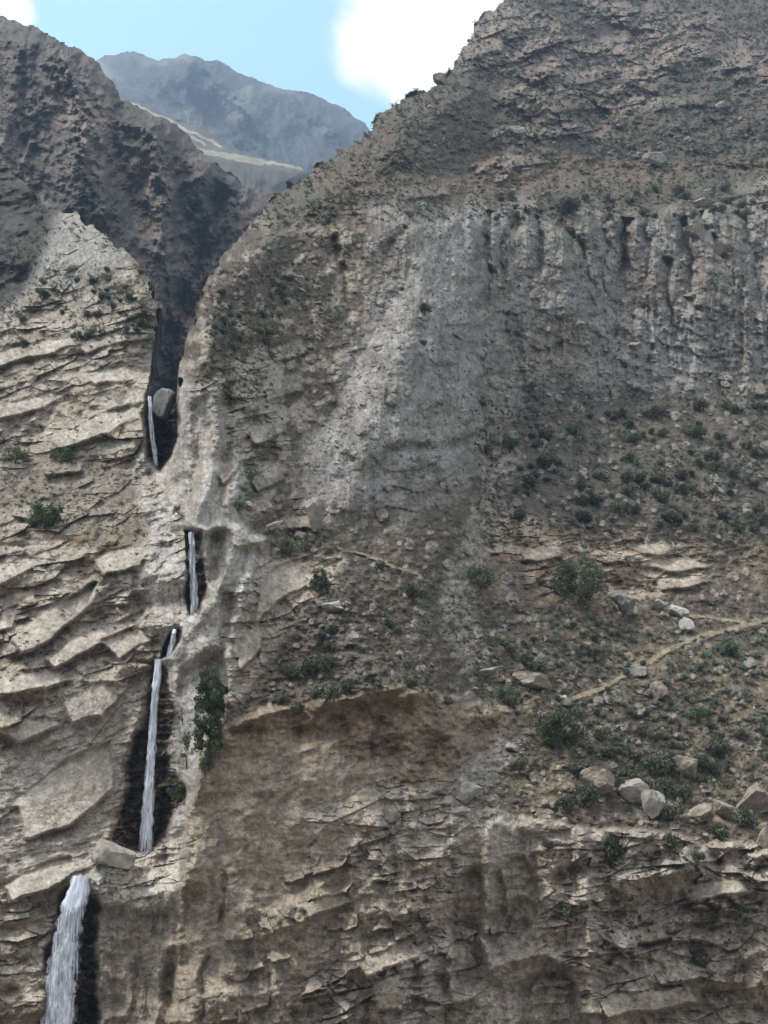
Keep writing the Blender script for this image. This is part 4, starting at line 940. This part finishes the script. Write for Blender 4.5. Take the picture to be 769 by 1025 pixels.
tree(46, 528, 40, 30, 'bright green bush on the ledges at the far left', M_green, 4, 1500, 'bush', 'bush', trunk='stem', crown='foliage')
tree(320, 598, 24, 34, 'round bright green bush on the crest of the spur', M_green, 5, 1300, 'bush', 'bush', trunk='stem', crown='foliage')
tree(510, 452, 28, 16, 'bright green low bush at the right foot of the great buttress', M_green, 6, 700, 'bush', 'bush', trunk='stem', crown='foliage')
tree(210, 750, 38, 102, 'tall dark green tree filling the recess between the channel and the cliff corner', M_green, 7, 7500, ncl=80, zmin=.02)
tree(206, 775, 20, 34, 'lighter green tree at the foot of the recess beside the cliff corner', M_green, 8, 900)
tree(187, 762, 22, 36, 'green shrub hanging below the recess right of the tall waterfall', M_green, 9, 900, 'bush', 'bush', trunk='stem', crown='foliage')
tree(178, 803, 24, 26, 'dark green bush right of the foot of the tall waterfall', M_green, 10, 800, 'bush', 'bush', trunk='stem', crown='foliage')
tree(183, 722, 12, 14, 'small green tuft alone on the pale rock right of the tall waterfall', M_green, 11, 400, 'bush', 'bush', trunk='stem', crown='foliage')
tree(62, 462, 34, 14, 'bright green low bush, right of two above the left ledges', M_green, 12, 800, 'bush', 'bush', trunk='stem', crown='foliage')
tree(16, 462, 32, 14, 'green low bush, left of two above the left ledges', M_tree, 13, 700, 'bush', 'bush', trunk='stem', crown='foliage')
tree(253, 480, 12, 16, 'small green bush high on the pale slope right of the gorge', M_tree, 14, 400, 'bush', 'bush', trunk='stem', crown='foliage')
tree(239, 512, 18, 18, 'green bush on the slope just above the polished bowl', M_tree, 15, 500, 'bush', 'bush', trunk='stem', crown='foliage')
tree(290, 555, 40, 18, 'low olive bush on the grassy saddle', M_tree, 16, 800, 'bush', 'bush', trunk='stem', crown='foliage')
tree(508, 706, 32, 24, 'green bush beside the long reddish slab', M_tree, 17, 1000, 'bush', 'bush', trunk='stem', crown='foliage')
tree(732, 655, 20, 14, 'green bush just below the path near the right edge', M_green, 18, 600, 'bush', 'bush', trunk='stem', crown='foliage')
tree(700, 722, 30, 14, 'light green bush among the agaves below the path', M_green, 19, 600, 'bush', 'bush', trunk='stem', crown='foliage')
tree(722, 104, 16, 10, 'light green bush high on the upper mountain slope', M_green, 20, 400, 'bush', 'bush', trunk='stem', crown='foliage')

PB = []
for k in range(5):
    root = empty('shrub', (0, 0, 0)); bush_parts(root, 200+k, M_scrub, 700, 11); PB.append(root)
pb_used = [False]*5
def shrub(px, py, w, label, group, h=None):
    w = w*1.4
    k = rr.randrange(5)
    if pb_used[k]: o = copy_tree(PB[k])
    else: o = PB[k]; pb_used[k] = True
    place(o, px, py, w, h, .1, rr.uniform(0, 6.28)); return tag(o, label, 'shrub', group)
for (x, y, w, lb) in [
 (321, 642, 15, 'round shrub, topmost of the cluster on the spur'), (333, 634, 15, 'round shrub right above the cluster on the spur'), (330, 651, 14, 'round shrub right of the middle of the spur cluster'),
 (338, 612, 10, 'small shrub right beside the flat pale slab on the spur'), (327, 672, 24, 'wide shrub in the middle of the spur cluster'), (308, 677, 26, 'wide shrub at the left of the spur cluster'),
 (327, 702, 28, 'largest shrub at the bottom of the spur cluster'), (347, 692, 18, 'shrub at the lower right of the spur cluster'), (298, 714, 18, 'shrub alone on the brink of the brown brow'),
 (289, 678, 18, 'low shrub at the left end of the spur cluster'), (281, 702, 14, 'small shrub left above the brink of the brown brow'),
 (389, 628, 14, 'upper of two shrubs side by side on the spur crest'), (398, 636, 12, 'lower of two shrubs side by side on the spur crest'), (414, 600, 22, 'shrub on the right face of the spur'), (382, 570, 14, 'shrub below the faint track on the saddle'),
 (411, 689, 14, 'shrub above the red-brown brow'), (448, 706, 12, 'shrub beside the rubble streak above the brow'), (506, 648, 12, 'lone dark shrub right of the rubble streak'), (537, 672, 16, 'dark shrub above the reddish slab'),
 (583, 523, 18, 'dark shrub above the brown ledge'), (590, 806, 28, 'shrub under the leftmost block of the row'), (660, 775, 30, 'large shrub behind the leaning pale block'), (640, 790, 24, 'shrub between the pale blocks of the row'),
 (700, 772, 26, 'shrub right of the tan upright block'), (744, 826, 24, 'shrub below the largest brown block'), (722, 838, 20, 'shrub on the rim left of the last brown block'), (673, 820, 22, 'shrub at the rim below the leaning block'),
 (548, 850, 14, 'lone shrub on the pale top of the cliff'), (670, 850, 20, 'shrub rooted in the cleft under the cliff rim'), (698, 862, 14, 'shrub in the vertical crack of the right cliff'), (612, 860, 30, 'dark shrub on the cliff below the rim'),
 (568, 918, 18, 'shrub on the small ledge in the middle of the cliff'), (740, 915, 18, 'shrub on a ledge of the right cliff'), (700, 965, 20, 'shrub low on the right cliff'), (745, 925, 14, 'small shrub at the lower right ledge of the cliff'),
 (520, 770, 14, 'shrub on the gravel right of the chute'), (568, 810, 20, 'pale shrub on the gravel at the left end of the block row'),
 (267, 345, 12, 'round dark shrub alone on the slope left of the great buttress'), (425, 313, 14, 'dark shrub on the upper face of the great buttress'), (424, 345, 8, 'small dark shrub on the face of the great buttress'), (483, 408, 11, 'dark shrub at the right edge of the great buttress'), (487, 455, 14, 'dark shrub at the foot of the gully beside the great buttress'),
 (572, 215, 26, 'large dark shrub hanging over the top of a gully'), (530, 393, 16, 'dark shrub above the dark slope at the foot of the bank')]:
    shrub(x, y, w, lb, None)
SHR = [
 ([(540, 420), (769, 405), (769, 535), (560, 530), (510, 520), (520, 450)], 92, 9, (8, 17), 'grey-green shrub on the dark slope between the grey bank and the ledge', 'shrubs on the dark slope'),
 ([(20, 290), (70, 275), (140, 268), (155, 300), (140, 345), (20, 350)], 30, 8, (7, 13), 'dark shrub on the head of the left rock below the grey mound', 'shrubs on the head of the left rock'),
 ([(220, 290), (290, 260), (300, 330), (240, 360), (205, 330)], 22, 8, (7, 13), 'dark shrub on the slope right of the gorge', 'shrubs on the slope right of the gorge'),
 ([(480, 202), (769, 185), (769, 222), (480, 222)], 30, 10, (8, 16), 'dark shrub along the top rim of the grey bank', 'shrubs along the rim of the grey bank'),
 ([(600, 735), (769, 735), (769, 800), (640, 800), (560, 790)], 34, 10, (9, 20), 'grey-green shrub among the blocks above the right cliff', 'shrubs above the right cliff'),
 ([(500, 610), (769, 650), (769, 740), (560, 760), (500, 700)], 26, 14, (7, 13), 'shrub on the plant-covered slope by the path', 'shrubs on the slope by the path')]
for poly, n, md, (s0, s1), lb, gp in SHR:
    for (x, y) in scatter(poly, n, md*.75, rr, True): shrub(x, y, s0+(s1-s0)*1.25*rr.random()**1.8, lb, gp)

# agaves: rosettes of stiff pointed leaves
def agave_mesh(seed):
    r = np.random.default_rng(seed); vs, fs, tn = [], [], []
    for k in range(22):
        az = k*2.4+r.uniform(-.2, .2); el = math.radians(20+62*(k/22)); L_ = r.uniform(.8, 1.05); w = .13
        d = np.array([math.cos(az)*math.cos(el), math.sin(az)*math.cos(el), math.sin(el)]); s = np.array([-math.sin(az), math.cos(az), 0]); u = np.cross(s, d)
        b = len(vs); vs += [s*-w*.7, s*w*.7, d*.5*L_+s*w-u*.03, d*.5*L_-s*w-u*.03, d*L_+u*.05+s*.012, d*L_+u*.05-s*.012]
        fs += [(b, b+1, b+2, b+3), (b+3, b+2, b+4, b+5)]; tn += [r.random()]*6
    return np.array(vs, f32), np.array(fs, np.int32), np.array(tn, f32)
AG = []
for k in range(3):
    v, f, t = agave_mesh(300+k); AG.append(mesh_obj('agave', v, f, M_agave, None, {'tone': t}))
ag_used = [False]*3
for poly, n, lb, gp in (([(560, 610), (680, 640), (640, 665), (580, 690), (545, 660)], 46, 'pale blue-green agave on the slope above the path', 'agaves above the path'),
                        ([(600, 700), (680, 655), (769, 640), (769, 745), (640, 760), (590, 745)], 92, 'pale blue-green agave on the slope below the path', 'agaves below the path')):
    for (x, y) in scatter(poly, n, 6, rr):
        if zval(pd, x, y) < 2: continue
        k = rr.randrange(3)
        if ag_used[k]: o = AG[k].copy(); COL.objects.link(o)
        else: o = AG[k]; ag_used[k] = True
        p = terrain_point(x, y); s = float(p[1])/FPX*rr.uniform(4.0, 7.5)
        o.location = (float(p[0]), float(p[1])-.2, float(p[2])); o.scale = (s, s, s*1.1); o.rotation_euler = (rr.uniform(-.2, .2), rr.uniform(-.2, .2), rr.uniform(0, 6.28))
        tag(o, lb, 'agave', gp)

# low scrub: uncountable
SCR = [
 ([(300, 160), (420, 80), (520, -40), (810, -40), (810, 210), (250, 230)], 2300, (3.5, 10)), ([(470, 400), (810, 395), (810, 550), (480, 550)], 800, (3.5, 9)),
 ([(470, 600), (810, 600), (810, 820), (560, 800), (440, 690)], 900, (3, 8)), ([(210, 270), (360, 225), (340, 330), (260, 400), (200, 400)], 450, (3, 8)),
 ([(300, 570), (440, 560), (520, 690), (290, 700)], 280, (3, 8)), ([(0, 250), (140, 260), (150, 350), (0, 350)], 220, (3, 8)), ([(0, 440), (140, 460), (160, 540), (0, 530)], 130, (3, 8)), ([(0, 170), (44, 205), (50, 240), (20, 300), (0, 320)], 60, (3, 9)), ([(60, 216), (100, 234), (156, 290), (150, 330), (110, 290), (80, 250)], 60, (3, 9)),
 ([(480, 215), (810, 215), (810, 400), (520, 400)], 260, (3, 8)), ([(320, 230), (470, 220), (480, 480), (310, 480)], 120, (2.5, 6)), ([(0, 340), (140, 340), (140, 720), (0, 720)], 140, (3, 7)),
 ([(540, 850), (769, 860), (769, 1000), (560, 930)], 110, (3, 9)), ([(250, 520), (330, 540), (300, 570), (250, 560)], 60, (3, 7))]
sv, sf, st_ = [], [], []; nb = 0; MULT = 2.2
tufts = []
for k in range(8):
    r = np.random.default_rng(500+k); c = np.stack([r.uniform(-.5, .5, 4), r.uniform(-.5, .5, 4), r.uniform(.2, .6, 4)], 1)
    tufts.append(leaves(r, c, r.uniform(.3, .5, 4), 26, .22, .8))
for poly, n, (s0, s1) in SCR:
    xs = np.array([p[0] for p in poly]); ys = np.array([p[1] for p in poly])
    x = g2.uniform(xs.min(), xs.max(), int(n*9)); y = g2.uniform(ys.min(), ys.max(), int(n*9))
    ok = in_poly(x, y, poly) & (fbm(x/40, y/40, 3, 520) > -.2); n = int(n*MULT); x, y = x[ok][:n], y[ok][:n]
    for a, b in zip(x, y):
        i, j_ = int((b+50)/STEP), int((a+OX)/STEP)
        if not (0 <= i < NR and 0 <= j_ < NC and keep[i, j_]) or pd[i, j_] < 1.6 or Z_pol[i, j_] > .3: continue
        p = P[i, j_]; s = p[1]/FPX*(s0+(s1-s0)*g2.random()**2.2)*.68; k = g2.integers(8)
        sv.append((tufts[k][0]*s+p).astype(f32)); sf.append(tufts[k][1]+nb); st_.append(np.clip(tufts[k][2]+g2.normal()*.2, 0, 1)); nb += len(tufts[k][0])
tag(mesh_obj('scrub', np.concatenate(sv), np.concatenate(sf), M_scrub, None, {'tone': np.concatenate(st_).astype(f32)}), 'low dry scrub covering the mountain slopes', 'scrub', kind='stuff')
print('plants', time.time()-T0)

# ================================================================== WATERFALLS
def water_mat():
    m, nt, b = new_mat('falling_water'); N, L = nt.nodes, nt.links
    tc = N.new('ShaderNodeTexCoord'); mp = N.new('ShaderNodeMapping'); mp.inputs['Scale'].default_value = (2.6, 2.6, .12)
    n1 = N.new('ShaderNodeTexNoise'); n1.inputs['Scale'].default_value = 1.6; n1.inputs['Detail'].default_value = 5; n1.inputs['Roughness'].default_value = .7
    L.new(tc.outputs['Object'], mp.inputs[0]); L.new(mp.outputs[0], n1.inputs['Vector'])
    mr = N.new('ShaderNodeMapRange'); mr.inputs[1].default_value = .3; mr.inputs[2].default_value = .7; mr.inputs[3].default_value = -.7; mr.inputs[4].default_value = .45; mr.clamp = False
    L.new(n1.outputs['Fac'], mr.inputs[0])
    den = N.new('ShaderNodeAttribute'); den.attribute_name = 'body'
    ml = N.new('ShaderNodeMath'); ml.operation = 'ADD'; ml.use_clamp = True
    L.new(mr.outputs[0], ml.inputs[0]); L.new(den.outputs['Fac'], ml.inputs[1]); L.new(ml.outputs[0], b.inputs['Alpha'])
    b.inputs['Base Color'].default_value = (.84, .89, 1.0, 1); b.inputs['Roughness'].default_value = .45
    return m
M_water = water_mat()
def waterfall(path, label, thick=.5, cat='waterfall', seed=1, lipY=None, lean=.02, dens=1.0):
    """path: (px, py, width px) from the lip down; the sheet falls steeply from the lip, a rounded body of water"""
    n = 40; ys = np.linspace(path[0][1], path[-1][1], n)
    xs = np.interp(ys, [p[1] for p in path], [p[0] for p in path]); ws = np.interp(ys, [p[1] for p in path], [p[2] for p in path])
    Y0 = lipY; vs, fs, dn = [], [], []; na = 13
    for i in range(n):
        Yi = Y0 - lean*(ys[i]-ys[0])*Y0/FPX - .6*min(1, i/6)
        c = np.array(unproject(xs[i], ys[i], Yi)); s = Yi/FPX
        for k in range(na):
            a = -1 + 2*k/(na-1); wob = 1+.22*float(noise(np.array([ys[i]/8.+k*.0]), np.array([seed+a*1.2]), seed)[0])
            bulge = thick*math.sqrt(max(0, 1-a*a)) + .35*float(noise(np.array([a*3+seed]), np.array([ys[i]/14.]), 3)[0])
            vs.append(c + np.array([a*ws[i]*.5*s*wob, -bulge, 0])); e = 1-abs(a)
            dn.append((dens*min(1, e*2.4) + (.35 if i < 6 else 0) - (.25 if e < .02 else 0) - .5*max(0, (i-n+4)/4)*(path[-1][1] < 1000)))
    for i in range(n-1):
        for k in range(na-1): q = i*na+k; fs.append((q, q+na, q+na+1, q+1))
    v = np.array(vs, f32); base = v[:na].mean(0)
    o = mesh_obj('waterfall', v-base, np.array(fs), M_water, None, {'body': np.array(dn, f32)}, smooth=True); o.location = base
    return tag(o, label, cat)
def Yat(px, py): return float(terrain_point(px, py)[1])
waterfall([(150, 397, 4), (151, 420, 6), (153, 440, 7), (157, 468, 5)], 'thin white thread of water in the dark slot under the chockstone, highest of the falls', .3, seed=2, lipY=Yat(143, 440)+2.5, dens=.72)
waterfall([(178, 514, 6), (179, 524, 7)], 'tiny white step of water at the bottom of the polished bowl', .3, seed=3, lipY=Yat(172, 516)+.4)
waterfall([(192, 533, 7), (193, 570, 8), (195, 600, 10), (194, 618, 8)], 'waterfall in the narrow dark slot under the polished bowl', .4, seed=4, lipY=Yat(207, 540)+1.5, dens=.68)
waterfall([(175, 630, 4), (173, 642, 6), (169, 657, 7)], 'short slanting waterfall between the slot fall and the tallest fall', .3, seed=5, lipY=Yat(184, 636)+.8, dens=.8)
waterfall([(159, 660, 7), (157, 682, 9), (154, 720, 9), (151, 770, 11), (148, 820, 14), (146, 853, 17)], 'tallest waterfall, one long narrow white stream in front of dark wet rock', .5, seed=6, lipY=Yat(172, 668)-.3, dens=.85)
waterfall([(82, 876, 17), (80, 886, 20), (75, 902, 25), (68, 935, 29), (63, 980, 33), (58, 1030, 37), (56, 1085, 38)], 'lowest and widest waterfall, fanning out at the lower left', .9, seed=7, lipY=Yat(100, 890)-.2, lean=.05, dens=.80)

# ================================================================== SKY, SUN, AIR
SUN_EL, SUN_AZ = math.radians(60), math.radians(-92)      # azimuth from +Y towards +X
w = bpy.data.worlds.new('World'); scene.world = w; w.use_nodes = True
N, L = w.node_tree.nodes, w.node_tree.links
bg = N['Background']; bg.inputs['Strength'].default_value = .088
sky = N.new('ShaderNodeTexSky'); sky.sky_type = 'NISHITA'; sky.sun_disc = False
sky.sun_elevation = SUN_EL; sky.sun_rotation = SUN_AZ; sky.altitude = 2500; sky.air_density = 1.0; sky.dust_density = .8; sky.ozone_density = 1.0
tc = N.new('ShaderNodeTexCoord')
nz = N.new('ShaderNodeTexNoise'); nz.inputs['Scale'].default_value = 7.5; nz.inputs['Detail'].default_value = 7; nz.inputs['Roughness'].default_value = .58
L.new(tc.outputs['Generated'], nz.inputs['Vector'])
def unit(px, py):
    v = np.array(ray(px, py)); return v/np.linalg.norm(v)
acc = None
BACK = [((0, -.35, 1), 0, .64, .5), ((0, -1, .6), 0, 1.05, .5), ((-.8, -.5, .5), 0, .5, .35), ((.9, -.1, .5), 0, .55, .4)]  # unseen cloud banks added overhead and behind the camera to whiten ambient light
for (x, y, r0, k) in (BACK+[(440, 12, .10, .45), (425, 90, .05, .3), (372, 32, .035, .34), (490, 30, .07, .45), (405, 92, .022, .33), (15, 8, .022, .33), (640, -250, .24, .35), (-1500, -300, .3, .3)]):
    d = N.new('ShaderNodeVectorMath'); d.operation = 'DISTANCE'; d.inputs[1].default_value = unit(x, y) if not isinstance(x, tuple) else Vector(x).normalized(); L.new(tc.outputs['Generated'], d.inputs[0])
    mr = N.new('ShaderNodeMapRange'); mr.interpolation_type = 'SMOOTHSTEP'; mr.inputs[1].default_value = r0*1.35; mr.inputs[2].default_value = r0*.35; mr.inputs[3].default_value = 0; mr.inputs[4].default_value = k
    L.new(d.outputs['Value'], mr.inputs[0])
    if acc is None: acc = mr.outputs[0]
    else:
        ad = N.new('ShaderNodeMath'); ad.operation = 'MAXIMUM'; L.new(acc, ad.inputs[0]); L.new(mr.outputs[0], ad.inputs[1]); acc = ad.outputs[0]
ad = N.new('ShaderNodeMath'); ad.operation = 'ADD'; L.new(acc, ad.inputs[0]); L.new(nz.outputs['Fac'], ad.inputs[1])
ms = N.new('ShaderNodeMapRange'); ms.interpolation_type = 'SMOOTHSTEP'; ms.inputs[1].default_value = .66; ms.inputs[2].default_value = .88; ms.inputs[3].default_value = 0; ms.inputs[4].default_value = 1
L.new(ad.outputs[0], ms.inputs[0])
mx = N.new('ShaderNodeMix'); mx.data_type = 'RGBA'; mx.inputs[7].default_value = (9.2, 8.8, 8.2, 1)
tn = N.new('ShaderNodeMix'); tn.data_type = 'RGBA'; tn.blend_type = 'MULTIPLY'; tn.inputs[0].default_value = 1; tn.inputs[7].default_value = (3.4, 3.42, 2.12, 1); L.new(sky.outputs[0], tn.inputs[6])
L.new(ms.outputs[0], mx.inputs[0]); L.new(tn.outputs[2], mx.inputs[6]); L.new(mx.outputs[2], bg.inputs['Color'])

sl = bpy.data.lights.new('sun', 'SUN'); sl.energy = 2.4; sl.angle = math.radians(11); sl.color = (1, .96, .90)
so = bpy.data.objects.new('sun', sl); COL.objects.link(so)
sdir = Vector((math.sin(SUN_AZ)*math.cos(SUN_EL), math.cos(SUN_AZ)*math.cos(SUN_EL), math.sin(SUN_EL)))
so.rotation_euler = sdir.to_track_quat('Z', 'Y').to_euler()

# air
bm = bmesh.new(); bmesh.ops.create_cube(bm, size=1.0)
me = bpy.data.meshes.new('haze'); bm.to_mesh(me); bm.free()
hz = bpy.data.objects.new('haze', me); COL.objects.link(hz); hz.scale = (15000, 13000, 2900); hz.location = (0, 1000, 1450-80)
mh = bpy.data.materials.new('air'); mh.use_nodes = True; nt = mh.node_tree; nt.nodes.remove(nt.nodes['Principled BSDF'])
pv = nt.nodes.new('ShaderNodeVolumePrincipled'); pv.inputs['Color'].default_value = (.5, .68, 1, 1); pv.inputs['Density'].default_value = 1.9e-4; pv.inputs['Anisotropy'].default_value = .2
nt.links.new(pv.outputs[0], nt.nodes['Material Output'].inputs['Volume']); me.materials.append(mh); hz['kind'] = 'stuff'
tag(hz, 'pale blue haze in the air of the canyon', 'haze')

# ================================================================== RENDER SETTINGS
scene.render.engine = 'CYCLES'
vs_ = scene.view_settings; vs_.view_transform = 'Standard'; vs_.look = 'None'; vs_.gamma = 1; vs_.exposure = 1.25; vs_.use_curve_mapping = False
cy = scene.cycles; cy.max_bounces = 5; cy.diffuse_bounces = 3; cy.glossy_bounces = 2; cy.transparent_max_bounces = 12; cy.volume_bounces = 0; cy.use_denoising = True
try: cy.denoiser = 'OPENIMAGEDENOISE'
except Exception: pass
print('done', time.time()-T0)
